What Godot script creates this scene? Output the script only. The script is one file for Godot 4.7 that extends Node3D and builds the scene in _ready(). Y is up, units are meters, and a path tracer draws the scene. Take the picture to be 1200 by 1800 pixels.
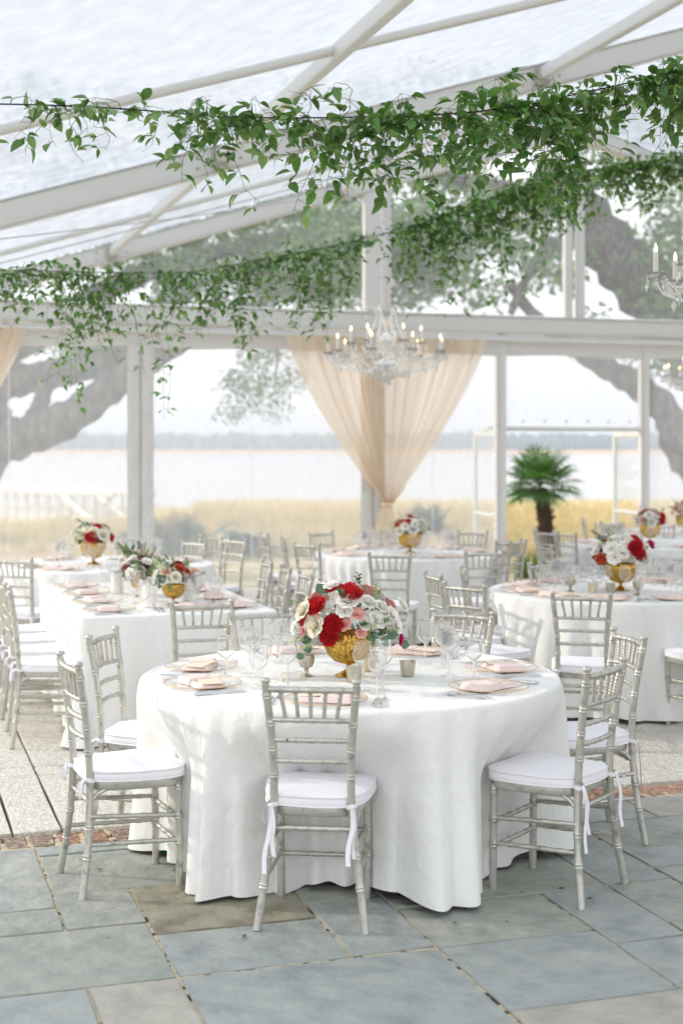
extends Node3D
# A wedding reception under a clear-roofed frame tent beside a marsh river.
# World: x to the side, y up, -z away from the camera. The tent, the paving and the long table share axes turned by TURN:
# u runs along the gable, v runs away from the camera along the ridge.

const TURN := 0.30892
var CU := cos(TURN)
var SU := sin(TURN)
var rng := RandomNumberGenerator.new()
var M := {}
var used := {}


class MB:
	var v := PackedVector3Array()
	var ix := PackedInt32Array()
	var col := PackedColorArray()
	var tint := Color(1, 1, 1)
	var tinted := false

	func p(a: Vector3) -> int:
		v.append(a)
		col.append(tint)
		return v.size() - 1

	func tri(a: int, b: int, c: int) -> void:
		ix.append(a); ix.append(b); ix.append(c)

	func quad(a: int, b: int, c: int, d: int) -> void:
		tri(a, b, c); tri(a, c, d)

	func mesh() -> ArrayMesh:
		var n := PackedVector3Array()
		n.resize(v.size())
		for k in range(0, ix.size(), 3):
			var a := ix[k]; var b := ix[k + 1]; var c := ix[k + 2]
			var f := (v[c] - v[a]).cross(v[b] - v[a])
			n[a] += f; n[b] += f; n[c] += f
		for k in n.size():
			n[k] = n[k].normalized() if n[k].length_squared() > 1e-20 else Vector3.UP
		var arr := []
		arr.resize(Mesh.ARRAY_MAX)
		arr[Mesh.ARRAY_VERTEX] = v
		arr[Mesh.ARRAY_NORMAL] = n
		arr[Mesh.ARRAY_INDEX] = ix
		if tinted:
			arr[Mesh.ARRAY_COLOR] = col
		var m := ArrayMesh.new()
		m.add_surface_from_arrays(Mesh.PRIMITIVE_TRIANGLES, arr)
		return m

	func add(o: MB, t: Transform3D) -> void:
		var base := v.size()
		for a in o.v:
			p(t * a)
		for i in o.ix:
			ix.append(base + i)

	# rows of points joined into a sheet; rows run one way, columns the other
	func sheet(rows: Array, wrap := false) -> void:
		var base := v.size()
		var m: int = rows[0].size()
		for r in rows:
			for a in r:
				p(a)
		for i in rows.size() - 1:
			for j in (m if wrap else m - 1):
				var k := (j + 1) % m
				quad(base + i * m + j, base + i * m + k, base + (i + 1) * m + k, base + (i + 1) * m + j)

	func tube(pts: Array, rad, seg := 8, cap := true) -> void:
		var n := pts.size()
		var side := Vector3.ZERO
		var rows := []
		for i in n:
			var a: Vector3 = pts[maxi(i - 1, 0)]
			var b: Vector3 = pts[mini(i + 1, n - 1)]
			var t := (b - a).normalized()
			if side == Vector3.ZERO:
				side = t.cross(Vector3(0.31, 0.2, 0.93) if absf(t.dot(Vector3(0.31, 0.2, 0.93))) < 0.9 else Vector3.RIGHT).normalized()
			else:
				side = (side - t * side.dot(t)).normalized()
			var up := t.cross(side)
			var r: float = rad[i] if rad is Array else rad
			var ring := []
			for j in seg:
				var w := TAU * j / seg
				ring.append(pts[i] + (side * cos(w) + up * sin(w)) * r)
			rows.append(ring)
		sheet(rows, true)
		if cap:
			disc(rows[0], pts[0], true)
			disc(rows[n - 1], pts[n - 1], false)

	func disc(ring: Array, c: Vector3, flip: bool) -> void:
		var b := v.size()
		for a in ring:
			p(a)
		var o := p(c)
		var n := ring.size()
		for j in n:
			if flip:
				tri(o, b + (j + 1) % n, b + j)
			else:
				tri(o, b + j, b + (j + 1) % n)

	# profile of Vector2(radius, height); flute > 0 waves the radius
	func lathe(prof: Array, seg := 16, at := Vector3.ZERO, flutes := 0, depth := 0.0) -> void:
		var rows := []
		for q in prof:
			var ring := []
			for j in seg:
				var w := TAU * j / seg
				var r: float = q.x * (1.0 + (depth * (absf(cos(w * flutes * 0.5)) - 0.6) if flutes > 0 else 0.0))
				ring.append(at + Vector3(cos(w) * r, q.y, sin(w) * r))
			rows.append(ring)
		sheet(rows, true)

	# a box with chamfered edges
	func box(c: Vector3, s: Vector3, b := Basis(), bev := 0.0) -> void:
		var h := s * 0.5
		if bev <= 0.0:
			bev = minf(s.x, minf(s.y, s.z)) * 0.12
		var id := {}
		for sx in [-1, 1]:
			for sy in [-1, 1]:
				for sz in [-1, 1]:
					var g := Vector3(sx, sy, sz)
					for ax in 3:
						var q := Vector3(sx * (h.x - bev), sy * (h.y - bev), sz * (h.z - bev))
						q[ax] = g[ax] * h[ax]
						id[[sx, sy, sz, ax]] = p(c + b * q)
		for ax in 3:
			var e := (ax + 1) % 3
			var f := (ax + 2) % 3
			for s1 in [-1, 1]:
				var k := []
				for w in [[-1, -1], [1, -1], [1, 1], [-1, 1]]:
					var g := [0, 0, 0]
					g[ax] = s1; g[e] = w[0]; g[f] = w[1]
					k.append(id[[g[0], g[1], g[2], ax]])
				if s1 > 0:
					quad(k[3], k[2], k[1], k[0])
				else:
					quad(k[0], k[1], k[2], k[3])
				for s2 in [-1, 1]:
					var g0 := [0, 0, 0]; var g1 := [0, 0, 0]
					g0[e] = s1; g0[f] = s2; g0[ax] = -1
					g1[e] = s1; g1[f] = s2; g1[ax] = 1
					var a0: int = id[[g0[0], g0[1], g0[2], e]]; var a1: int = id[[g1[0], g1[1], g1[2], e]]
					var b0: int = id[[g0[0], g0[1], g0[2], f]]; var b1: int = id[[g1[0], g1[1], g1[2], f]]
					if s1 * s2 > 0:
						quad(a0, a1, b1, b0)
					else:
						quad(b0, b1, a1, a0)
		for sx in [-1, 1]:
			for sy in [-1, 1]:
				for sz in [-1, 1]:
					var a: int = id[[sx, sy, sz, 0]]; var d: int = id[[sx, sy, sz, 1]]; var e2: int = id[[sx, sy, sz, 2]]
					if sx * sy * sz > 0:
						tri(a, e2, d)
					else:
						tri(a, d, e2)

	# a pointed leaf along +z from its stalk, bent and cupped, len 1
	func leaf(t: Transform3D, w := 0.42, bend := 0.25, cup := 0.18) -> void:
		var rows := []
		for i in 5:
			var s := i / 4.0
			var half := w * 0.5 * pow(sin(PI * pow(s, 0.75)), 0.8) + 0.004
			var y := -bend * s * s
			rows.append([t * Vector3(-half, y + cup * half * 2.0, s), t * Vector3(0, y, s), t * Vector3(half, y + cup * half * 2.0, s)])
		sheet(rows)


func W(x: float, d: float, y := 0.0) -> Vector3:
	return Vector3(x, y, -d)


func T(u: float, v: float, y := 0.0) -> Vector3:
	return Vector3(CU * u - SU * v, y, -(SU * u + CU * v))


func R(a: float, b: float) -> float:
	return rng.randf_range(a, b)


func numbered(called: String) -> String:
	used[called] = used.get(called, 0) + 1
	return called if used[called] == 1 else "%s_%03d" % [called, used[called] - 1]


func meta(o: Node, label: String, category: String, group := "", kind := "") -> void:
	if label: o.set_meta("label", label)
	if category: o.set_meta("category", category)
	if group: o.set_meta("group", group)
	if kind: o.set_meta("kind", kind)


func thing(called: String, label: String, category: String, at := Vector3.ZERO, turn := 0.0, group := "") -> Node3D:
	var o := Node3D.new()
	o.name = numbered(called)
	add_child(o)
	o.position = at
	o.rotation.y = turn
	meta(o, label, category, group)
	return o


func put(called: String, mesh: Mesh, mat: Material, parent: Node, t := Transform3D()) -> MeshInstance3D:
	var o := MeshInstance3D.new()
	o.mesh = mesh
	o.material_override = mat
	o.transform = t
	o.name = called if parent != self else numbered(called)
	o.cast_shadow = GeometryInstance3D.SHADOW_CASTING_SETTING_ON
	parent.add_child(o, true)
	return o


func one(called: String, mesh: Mesh, mat: Material, label: String, category: String, t := Transform3D(), group := "", kind := "") -> MeshInstance3D:
	var o := put(called, mesh, mat, self, t)
	meta(o, label, category, group, kind)
	return o


func again(src: Node3D, at: Vector3, turn: float, label := "", group := "") -> Node3D:
	var o: Node3D = src.duplicate()
	o.name = numbered(String(src.name).rstrip("0123456789").rstrip("_"))
	add_child(o)
	o.position = at
	o.rotation = Vector3(0, turn, 0)
	if label: o.set_meta("label", label)
	if group: o.set_meta("group", group)
	return o


func aim(dir: Vector3, at: Vector3, size := 1.0, roll := 0.0) -> Transform3D:
	# a frame whose +y points along dir
	var y := dir.normalized()
	var x := y.cross(Vector3(0.2, 0.35, 0.9)).normalized()
	var b := Basis(x, y, x.cross(y)) * Basis(Vector3.UP, roll)
	return Transform3D(b.scaled_local(Vector3.ONE * size), at)


func noise(freq: float, seed_: int, type := FastNoiseLite.TYPE_SIMPLEX_SMOOTH, oct := 4) -> FastNoiseLite:
	var n := FastNoiseLite.new()
	n.noise_type = type
	n.frequency = freq
	n.seed = seed_
	n.fractal_octaves = oct
	return n


func tex(n: FastNoiseLite, stops: Array, size := 512) -> NoiseTexture2D:
	var t := NoiseTexture2D.new()
	t.width = size; t.height = size
	t.seamless = true
	t.noise = n
	var g := Gradient.new()
	var off := PackedFloat32Array()
	var cs := PackedColorArray()
	for s in stops:
		off.append(s[0]); cs.append(s[1])
	g.offsets = off
	g.colors = cs
	t.color_ramp = g
	return t


func grey(n: FastNoiseLite, size := 512) -> NoiseTexture2D:
	return tex(n, [[0.0, Color.BLACK], [1.0, Color.WHITE]], size)


func mat(c: Color, rough := 0.7, metal := 0.0) -> StandardMaterial3D:
	var m := StandardMaterial3D.new()
	m.albedo_color = c
	m.roughness = rough
	m.metallic = metal
	m.cull_mode = BaseMaterial3D.CULL_DISABLED
	return m


func tri(m: StandardMaterial3D, scale: Vector3, world := true) -> StandardMaterial3D:
	m.uv1_triplanar = true
	m.uv1_world_triplanar = world
	m.uv1_scale = scale
	return m


func bump(m: StandardMaterial3D, t: Texture2D, cm: float) -> StandardMaterial3D:
	m.heightmap_enabled = true
	m.heightmap_texture = t
	m.heightmap_scale = cm
	return m


func gray(v: float) -> Color:
	return Color(v, v, v)


func make_materials() -> void:
	# cloth
	var weave := grey(noise(0.35, 5, FastNoiseLite.TYPE_SIMPLEX, 2), 256)
	var crease := grey(noise(0.012, 8, FastNoiseLite.TYPE_SIMPLEX_SMOOTH, 3), 512)
	M.cloth = bump(tri(mat(Color(0.92, 0.924, 0.914), 0.85), Vector3(2.6, 1.5, 2.6)), crease, 0.5)
	M.cloth.rim_enabled = true; M.cloth.rim = 0.25
	M.cushion = bump(tri(mat(Color(0.93, 0.925, 0.945), 0.9), Vector3(6, 6, 6)), weave, 0.06)
	M.cushion.rim_enabled = true; M.cushion.rim = 0.2
	M.ribbon = mat(Color(0.92, 0.915, 0.935), 0.85)
	M.napkin = bump(tri(mat(Color(0.905, 0.825, 0.805), 0.9), Vector3(5, 5, 5)), weave, 0.08)
	M.napkin.rim_enabled = true; M.napkin.rim = 0.2
	M.card = mat(Color(0.93, 0.86, 0.76), 0.6)
	# chairs: silver paint with worn patches
	var worn := tex(noise(0.02, 21, FastNoiseLite.TYPE_SIMPLEX_SMOOTH, 4), [[0.0, gray(0.70)], [0.22, gray(0.84)], [0.32, gray(0.97)], [0.6, gray(1.0)], [1.0, Color(1.0, 0.985, 0.95)]], 256)
	M.silver = mat(Color(0.775, 0.77, 0.74), 0.36, 0.6)
	M.silver.albedo_texture = worn
	tri(M.silver, Vector3(3, 3, 3))
	M.rubber = mat(Color(0.25, 0.25, 0.25), 0.8)
	M.chip = mat(Color(0.58, 0.42, 0.25), 0.8)
	# table top things
	M.steel = mat(Color(0.86, 0.86, 0.86), 0.18, 1.0)
	M.rim_gold = mat(Color(0.88, 0.72, 0.54), 0.3, 0.7)
	var merc := tex(noise(0.045, 31, FastNoiseLite.TYPE_SIMPLEX, 4), [[0.0, Color(0.52, 0.39, 0.14)], [0.42, Color(0.74, 0.58, 0.24)], [0.6, Color(0.86, 0.71, 0.36)], [1.0, Color(0.93, 0.82, 0.5)]], 256)
	M.gold = mat(Color(1, 1, 1), 0.24, 0.9)
	M.gold.albedo_texture = merc
	tri(M.gold, Vector3(4, 4, 4))
	var smerc := tex(noise(0.09, 33, FastNoiseLite.TYPE_SIMPLEX, 4), [[0.0, Color(0.45, 0.41, 0.30)], [0.42, Color(0.68, 0.65, 0.54)], [0.55, Color(0.88, 0.86, 0.80)], [1.0, Color(0.95, 0.94, 0.92)]], 256)
	M.mercury = mat(Color(1, 1, 1), 0.28, 0.75)
	M.mercury.albedo_texture = smerc
	tri(M.mercury, Vector3(7, 7, 7))
	M.pale_gold = mat(Color(0.87, 0.83, 0.66), 0.3, 0.5)
	M.pane_glass = mat(Color(0.95, 0.97, 0.97, 0.05), 0.02)
	M.pane_glass.transparency = BaseMaterial3D.TRANSPARENCY_ALPHA
	M.plate_glass = mat(Color(0.97, 0.95, 0.92, 0.22), 0.05)
	M.plate_glass.transparency = BaseMaterial3D.TRANSPARENCY_ALPHA
	M.crystal = mat(Color(0.97, 0.98, 0.98, 0.04), 0.02)
	M.crystal.refraction_enabled = true
	M.crystal.refraction_scale = 0.055
	M.crystal.transparency = BaseMaterial3D.TRANSPARENCY_ALPHA
	M.stem_glass = M.crystal.duplicate()
	M.stem_glass.albedo_color = Color(1, 1, 1, 0.05)
	M.stem_glass.refraction_scale = 0.028
	M.sparkle = M.crystal.duplicate()
	M.sparkle.albedo_color = Color(0.98, 0.98, 0.97, 0.18)
	M.wax = mat(Color(0.93, 0.92, 0.89), 0.55)
	M.wax.subsurf_scatter_enabled = true; M.wax.subsurf_scatter_strength = 0.3
	M.ceramic = mat(Color(0.92, 0.91, 0.89), 0.3)
	M.candle_tube = mat(Color(0.93, 0.92, 0.92), 0.4)
	M.bulb = mat(Color(1.0, 0.86, 0.62), 0.3)
	M.bulb.emission_enabled = true; M.bulb.emission = Color(1.0, 0.84, 0.58); M.bulb.emission_energy_multiplier = 4.0
	M.flame = M.bulb
	# flowers
	for f in [["white", Color(0.965, 0.96, 0.935)], ["cream", Color(0.96, 0.94, 0.86)], ["red", Color(0.80, 0.09, 0.13)], ["crimson", Color(0.76, 0.06, 0.11)], ["blush", Color(0.93, 0.80, 0.73)], ["pink", Color(0.92, 0.69, 0.66)], ["magenta", Color(0.76, 0.14, 0.42)], ["burgundy", Color(0.22, 0.03, 0.07)], ["orange", Color(0.72, 0.25, 0.12)]]:
		var m := mat(f[1], 0.65)
		m.backlight_enabled = true
		m.backlight = (f[1] as Color) * 0.35
		M["petal_" + f[0]] = m
	M.stamen = mat(Color(0.80, 0.70, 0.30), 0.8)
	for f in [["eucalyptus", Color(0.36, 0.50, 0.40)], ["sprig", Color(0.47, 0.56, 0.35)], ["sprig_pale", Color(0.72, 0.76, 0.60)], ["bouquet", Color(0.24, 0.36, 0.20)]]:
		var m := mat(f[1], 0.55)
		m.backlight_enabled = true
		m.backlight = (f[1] as Color) * 0.5
		M["leaf_" + f[0]] = m
	for k in 3:
		var m := mat([Color(0.38, 0.55, 0.29), Color(0.53, 0.65, 0.40), Color(0.28, 0.44, 0.22)][k], 0.34)
		m.backlight_enabled = true
		m.backlight = Color(0.30, 0.46, 0.16)
		M["smilax%d" % k] = m
	M.vine = mat(Color(0.36, 0.42, 0.22), 0.7)
	M.wire = mat(Color(0.10, 0.13, 0.09), 0.6)
	# tent
	M.frame = tri(mat(Color(0.86, 0.865, 0.855), 0.4, 0.15), Vector3(1, 1, 1))
	M.sleeve = bump(tri(mat(Color(0.87, 0.865, 0.855), 0.6), Vector3(0.9, 2.2, 0.9)), crease, 1.5)
	M.seam = mat(Color(0.70, 0.69, 0.66), 0.6)
	var haze := noise(0.011, 51, FastNoiseLite.TYPE_SIMPLEX_SMOOTH, 5)
	M.roof_vinyl = mat(Color(1, 1, 1, 1), 0.3)
	M.roof_vinyl.albedo_texture = tex(haze, [[0.0, Color(0.75, 0.77, 0.81, 0.85)], [0.40, Color(0.81, 0.825, 0.85, 0.89)], [0.62, Color(0.84, 0.852, 0.87, 0.91)], [1.0, Color(0.89, 0.897, 0.91, 0.95)]], 1024)
	M.roof_vinyl.transparency = BaseMaterial3D.TRANSPARENCY_ALPHA
	M.roof_vinyl.backlight_enabled = true; M.roof_vinyl.backlight = Color(0.84, 0.86, 0.89)
	tri(M.roof_vinyl, Vector3(0.42, 0.42, 0.3), false)
	M.wall_vinyl = mat(Color(1, 1, 1, 1), 0.3)
	M.wall_vinyl.albedo_texture = tex(noise(0.02, 57, FastNoiseLite.TYPE_SIMPLEX_SMOOTH, 5), [[0.0, Color(0.93, 0.95, 0.97, 0.35)], [0.5, Color(0.95, 0.96, 0.97, 0.39)], [1.0, Color(0.97, 0.97, 0.97, 0.45)]], 1024)
	M.wall_vinyl.transparency = BaseMaterial3D.TRANSPARENCY_ALPHA
	M.wall_vinyl.backlight_enabled = true; M.wall_vinyl.backlight = Color(0.95, 0.96, 1.0)
	tri(M.wall_vinyl, Vector3(0.3, 0.15, 0.3), false)
	M.gable_vinyl = M.wall_vinyl.duplicate()
	M.gable_vinyl.albedo_texture = tex(noise(0.02, 58, FastNoiseLite.TYPE_SIMPLEX_SMOOTH, 5), [[0.0, Color(0.93, 0.95, 0.97, 0.20)], [0.5, Color(0.95, 0.96, 0.97, 0.23)], [1.0, Color(0.97, 0.97, 0.97, 0.28)]], 1024)
	M.peach = mat(Color(0.92, 0.86, 0.78, 0.72), 0.9)
	M.peach.transparency = BaseMaterial3D.TRANSPARENCY_ALPHA
	M.peach.backlight_enabled = true; M.peach.backlight = Color(0.95, 0.90, 0.83)
	M.peach_tie = mat(Color(0.93, 0.80, 0.66), 0.9)
	# paving
	var cleft := grey(noise(0.011, 61, FastNoiseLite.TYPE_SIMPLEX_SMOOTH, 6), 1024)
	var mott := noise(0.008, 63, FastNoiseLite.TYPE_SIMPLEX_SMOOTH, 6)
	var tones := {"blue": [Color(0.535, 0.56, 0.555), Color(0.59, 0.612, 0.603), Color(0.625, 0.643, 0.63)], "grey": [Color(0.545, 0.56, 0.545), Color(0.60, 0.612, 0.592), Color(0.635, 0.643, 0.62)], "green": [Color(0.53, 0.55, 0.52), Color(0.59, 0.603, 0.572), Color(0.63, 0.635, 0.60)], "tan": [Color(0.585, 0.58, 0.545), Color(0.645, 0.635, 0.595), Color(0.685, 0.67, 0.625)], "brown": [Color(0.42, 0.40, 0.33), Color(0.55, 0.535, 0.465), Color(0.60, 0.585, 0.52)]}
	for k in tones:
		var c: Array = tones[k]
		var m := mat(Color(1, 1, 1), 0.62)
		m.albedo_texture = tex(mott, [[0.0, c[0].darkened(0.06)], [0.3, c[0].lerp(c[1], 0.4)], [0.55, c[1]], [1.0, c[2]]], 1024)
		M["stone_" + k] = bump(tri(m, Vector3(0.6, 0.6, 0.6)), cleft, 1.3)
	M.mortar = bump(tri(mat(Color(0.80, 0.77, 0.70), 0.95), Vector3(0.8, 0.8, 0.8)), cleft, 1.5)
	M.mortar.albedo_texture = tex(noise(0.03, 64), [[0.0, Color(0.20, 0.18, 0.15)], [0.30, Color(0.34, 0.31, 0.27)], [0.36, Color(0.88, 0.85, 0.78)], [1.0, Color(1.0, 0.98, 0.93)]], 512)
	var agg := noise(0.085, 66, FastNoiseLite.TYPE_CELLULAR, 2)
	agg.cellular_return_type = FastNoiseLite.RETURN_CELL_VALUE
	var aggh := noise(0.085, 66, FastNoiseLite.TYPE_CELLULAR, 2)
	M.aggregate = mat(Color(0.97, 0.955, 0.93), 0.85)
	M.aggregate.albedo_texture = tex(agg, [[0.0, Color(0.64, 0.63, 0.605)], [0.3, Color(0.77, 0.76, 0.735)], [0.6, Color(0.85, 0.843, 0.825)], [1.0, Color(0.95, 0.947, 0.94)]], 1024)
	bump(tri(M.aggregate, Vector3(1.1, 1.1, 1.1)), grey(aggh, 1024), 0.6)
	M.joint_fill = mat(Color(0.20, 0.19, 0.15), 1.0)
	for k in 3:
		var m := mat(Color(1, 1, 1), 0.9)
		var c: Color = [Color(0.66, 0.52, 0.43), Color(0.62, 0.47, 0.38), Color(0.55, 0.48, 0.42)][k]
		m.albedo_texture = tex(noise(0.03, 70 + k), [[0.0, c.darkened(0.25)], [0.5, c], [0.72, c.lightened(0.12)], [1.0, Color(0.80, 0.74, 0.66)]], 256)
		M["brick%d" % k] = bump(tri(m, Vector3(2.5, 2.5, 2.5)), cleft, 1.5)
	# outdoors
	M.ground = mat(Color(1, 1, 1), 1.0)
	M.ground.albedo_texture = tex(noise(0.012, 81, FastNoiseLite.TYPE_SIMPLEX_SMOOTH, 5), [[0.0, Color(0.40, 0.41, 0.25)], [0.4, Color(0.53, 0.49, 0.32)], [0.6, Color(0.72, 0.64, 0.50)], [1.0, Color(0.80, 0.74, 0.64)]], 512)
	tri(M.ground, Vector3(0.08, 0.08, 0.08))
	M.mud = tri(mat(Color(0.52, 0.44, 0.30), 1.0), Vector3(0.2, 0.2, 0.2))
	M.water = bump(tri(mat(Color(0.60, 0.59, 0.57), 0.25), Vector3(0.02, 0.02, 0.02)), grey(noise(0.05, 83), 512), 40.0)
	M.far_trees = tri(mat(Color(0.31, 0.37, 0.25), 1.0), Vector3(0.02, 0.02, 0.02))
	M.far_marsh = mat(Color(0.78, 0.62, 0.40), 1.0)
	for k in 3:
		M["reed%d" % k] = mat([Color(0.87, 0.79, 0.61), Color(0.78, 0.75, 0.57), Color(0.90, 0.84, 0.70)][k], 0.9)
		M["reed%d" % k].backlight_enabled = true
		M["reed%d" % k].backlight = Color(0.55, 0.5, 0.34)
	M.bark = mat(Color(1, 1, 1), 0.95)
	M.bark.albedo_texture = tex(noise(0.03, 85), [[0.0, Color(0.10, 0.10, 0.09)], [0.4, Color(0.27, 0.26, 0.235)], [0.6, Color(0.40, 0.39, 0.355)], [1.0, Color(0.60, 0.58, 0.53)]], 512)
	bump(tri(M.bark, Vector3(0.5, 0.28, 0.5)), grey(noise(0.04, 86), 512), 4.0)
	for k in 2:
		M["oak%d" % k] = mat([Color(0.33, 0.49, 0.26), Color(0.40, 0.54, 0.30)][k], 0.6)
		M["oak%d" % k].backlight_enabled = true
		M["oak%d" % k].backlight = Color(0.25, 0.35, 0.14)
	M.palm_leaf = mat(Color(0.22, 0.37, 0.14), 0.5)
	M.palm_leaf.backlight_enabled = true; M.palm_leaf.backlight = Color(0.3, 0.45, 0.12)
	M.palm_bark = bump(tri(mat(Color(0.30, 0.23, 0.16), 1.0), Vector3(2, 2, 2)), cleft, 3.0)
	M.palmetto = mat(Color(0.31, 0.42, 0.37), 0.6)
	M.grass = mat(Color(0.44, 0.52, 0.20), 0.9)
	M.timber = mat(Color(0.86, 0.845, 0.82), 0.8)
	M.pile = mat(Color(0.42, 0.39, 0.35), 0.9)
	M.packet_red = mat(Color(0.80, 0.20, 0.10), 0.3)
	M.packet_green = mat(Color(0.10, 0.48, 0.16), 0.3)
	M.shade_leaf = M.oak0


# ---------------------------------------------------------------- setting: paving, tent, marsh

func paving() -> void:
	var base := thing("terrace_pavement", "", "")
	meta(base, "", "", "", "structure")
	base.rotation.y = TURN
	var b := MB.new()
	b.box(Vector3(2.0, -0.056, -4.1), Vector3(9.0, 0.1, 4.72))
	put("mortar_bed", b.mesh(), M.mortar, base)
	var st := [
		[-0.9, 0.62, 5.5, 6.36, "grey"], [-0.9, 0.62, 5.235, 5.5, "green"], [-0.9, 0.0, 4.65, 5.235, "tan"], [0.0, 0.92, 4.655, 5.235, "green"], [-0.9, 0.62, 3.75, 4.65, "blue"], [0.62, 0.92, 3.75, 4.655, "tan"],
		[0.62, 1.53, 6.22, 6.36, "blue"], [0.62, 1.23, 5.66, 6.22, "green"], [0.62, 0.92, 5.235, 5.66, "green"], [0.92, 1.53, 5.095, 5.67, "brown"], [1.23, 1.84, 5.67, 6.22, "green"], [1.53, 2.75, 6.22, 6.36, "green"],
		[0.92, 1.53, 4.665, 5.095, "blue"], [0.92, 1.84, 3.6, 4.66, "blue"], [1.53, 1.84, 4.67, 5.25, "blue"], [1.53, 1.84, 5.25, 5.67, "green"],
		[1.84, 2.45, 4.655, 5.1, "green"], [1.84, 2.45, 4.06, 4.655, "blue"], [1.84, 2.75, 3.5, 4.06, "tan"], [2.45, 2.75, 4.51, 5.11, "blue"], [2.45, 3.05, 4.06, 4.51, "blue"],
		[1.84, 2.75, 5.1, 5.6, "green"], [1.84, 2.75, 5.6, 6.22, "grey"], [2.75, 3.05, 5.13, 5.7, "blue"], [2.75, 3.05, 4.66, 5.13, "green"], [2.75, 3.36, 4.51, 4.66, "green"], [3.05, 3.66, 5.27, 5.55, "blue"], [3.05, 3.66, 4.66, 5.27, "grey"],
		[3.05, 3.66, 5.55, 6.0, "green"], [3.05, 3.5, 6.0, 6.36, "grey"], [3.5, 4.1, 6.0, 6.36, "tan"], [2.75, 3.05, 5.7, 6.36, "blue"], [3.66, 4.4, 5.2, 6.0, "tan"], [3.66, 4.4, 4.4, 5.2, "blue"], [3.05, 3.66, 3.6, 4.51, "green"], [2.75, 3.05, 3.5, 4.06, "grey"],
		[4.4, 5.3, 5.5, 6.36, "grey"], [4.1, 4.4, 6.0, 6.36, "blue"], [4.4, 5.3, 4.6, 5.5, "green"], [3.36, 3.66, 4.51, 4.66, "blue"], [3.66, 4.6, 3.5, 4.4, "grey"], [4.6, 5.6, 3.5, 4.6, "tan"], [5.3, 6.4, 4.6, 6.36, "blue"],
		[-0.9, 0.3, 2.9, 3.75, "grey"], [0.3, 0.92, 2.9, 3.75, "blue"], [0.92, 1.84, 2.7, 3.6, "green"], [1.84, 2.75, 2.7, 3.5, "grey"], [2.75, 3.66, 2.7, 3.5, "blue"], [3.66, 5.0, 2.7, 3.5, "green"], [-0.9, 0.92, 1.8, 2.9, "green"], [0.92, 2.4, 1.8, 2.7, "blue"], [2.4, 4.0, 1.8, 2.7, "tan"], [-2.4, -0.9, 2.0, 3.6, "blue"], [-2.4, -0.9, 3.6, 5.0, "green"], [-2.4, -0.9, 5.0, 6.36, "tan"]]
	rng.seed = 5
	for s in st:
		put("flagstone", slab(s[0], s[1], s[2], s[3], 0.005, 0.05, R(-0.0025, 0.003)), M["stone_" + s[4]], base)
	# brick course between the bluestone and the aggregate
	var bricks := thing("brick_border_pavement", "", "")
	meta(bricks, "", "", "", "structure")
	bricks.rotation.y = TURN
	b = MB.new()
	b.box(Vector3(2.0, -0.062, -6.485), Vector3(9.0, 0.1, 0.25))
	put("mortar_bed", b.mesh(), M.mortar, bricks)
	var u := -2.4
	while u < 6.2:
		var w := 0.1 + R(-0.006, 0.006)
		put("brick", slab(u, u + w, 6.385, 6.59 + R(-0.008, 0.004), 0.002, 0.05, R(-0.006, 0.0), 0.006), M["brick%d" % rng.randi_range(0, 2)], bricks)
		u += w + R(0.012, 0.022)
	# exposed-aggregate panels
	var floor_ := thing("aggregate_pavement", "", "")
	meta(floor_, "", "", "", "structure")
	floor_.rotation.y = TURN
	b = MB.new()
	b.box(Vector3(8.0, -0.075, -12.1), Vector3(22.0, 0.1, 10.95))
	put("joint_bed", b.mesh(), M.joint_fill, floor_)
	var us := [-3.0, -1.3, 0.545, 0.77, 2.6, 4.45, 6.3, 8.15, 10.0, 11.85, 13.7, 18.9]
	var vs := [6.615, 7.78, 8.0, 9.83, 11.66, 13.5, 15.3, 17.5]
	for i in us.size() - 1:
		for j in vs.size() - 1:
			put("panel", slab(us[i], us[i + 1], vs[j], vs[j + 1], 0.006, 0.06, R(-0.003, 0.003), 0.005), M.aggregate, floor_)


func slab(u0: float, u1: float, v0: float, v1: float, gap: float, thick: float, lift: float, bev := 0.004) -> ArrayMesh:
	# a stone with slightly uneven edges: top ring inside, rim ring, bottom ring
	var c: Array[Vector3] = []
	var n := 5
	for side in 4:
		for k in n:
			var t := float(k) / n
			var q: Vector3
			match side:
				0: q = Vector3(lerpf(u0, u1, t), 0, -v0)
				1: q = Vector3(u1, 0, -lerpf(v0, v1, t))
				2: q = Vector3(lerpf(u1, u0, t), 0, -v1)
				3: q = Vector3(u0, 0, -lerpf(v1, v0, t))
			c.append(q)
	var mid := Vector3((u0 + u1) / 2, 0, -(v0 + v1) / 2)
	var hs := Vector3(u1 - u0, 0, v1 - v0) / 2
	var mb := MB.new()
	var rim := []
	var top := []
	var low := []
	for q in c:
		var g := gap + R(-0.0025, 0.003)
		var k := Vector3((q.x - mid.x) / hs.x * (hs.x - g), 0, (q.z - mid.z) / hs.z * (hs.z - g))
		var k2 := Vector3(k.x / (hs.x - g) * (hs.x - g - bev), 0, k.z / (hs.z - g) * (hs.z - g - bev))
		low.append(mid + k + Vector3(0, -thick, 0))
		rim.append(mid + k + Vector3(0, lift - bev * 0.8, 0))
		top.append(mid + k2 + Vector3(0, lift, 0))
	mb.sheet([top, rim, low], true)
	mb.disc(top, mid + Vector3(0, lift, 0), false)
	return mb.mesh()


const EAVE := 3.23
const SLOPE := 0.313
const RIDGE := 8.85
const GABLE := 17.4


func roof_y(u: float) -> float:
	return EAVE + SLOPE * (u if u < RIDGE else 2.0 * RIDGE - u)


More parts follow.
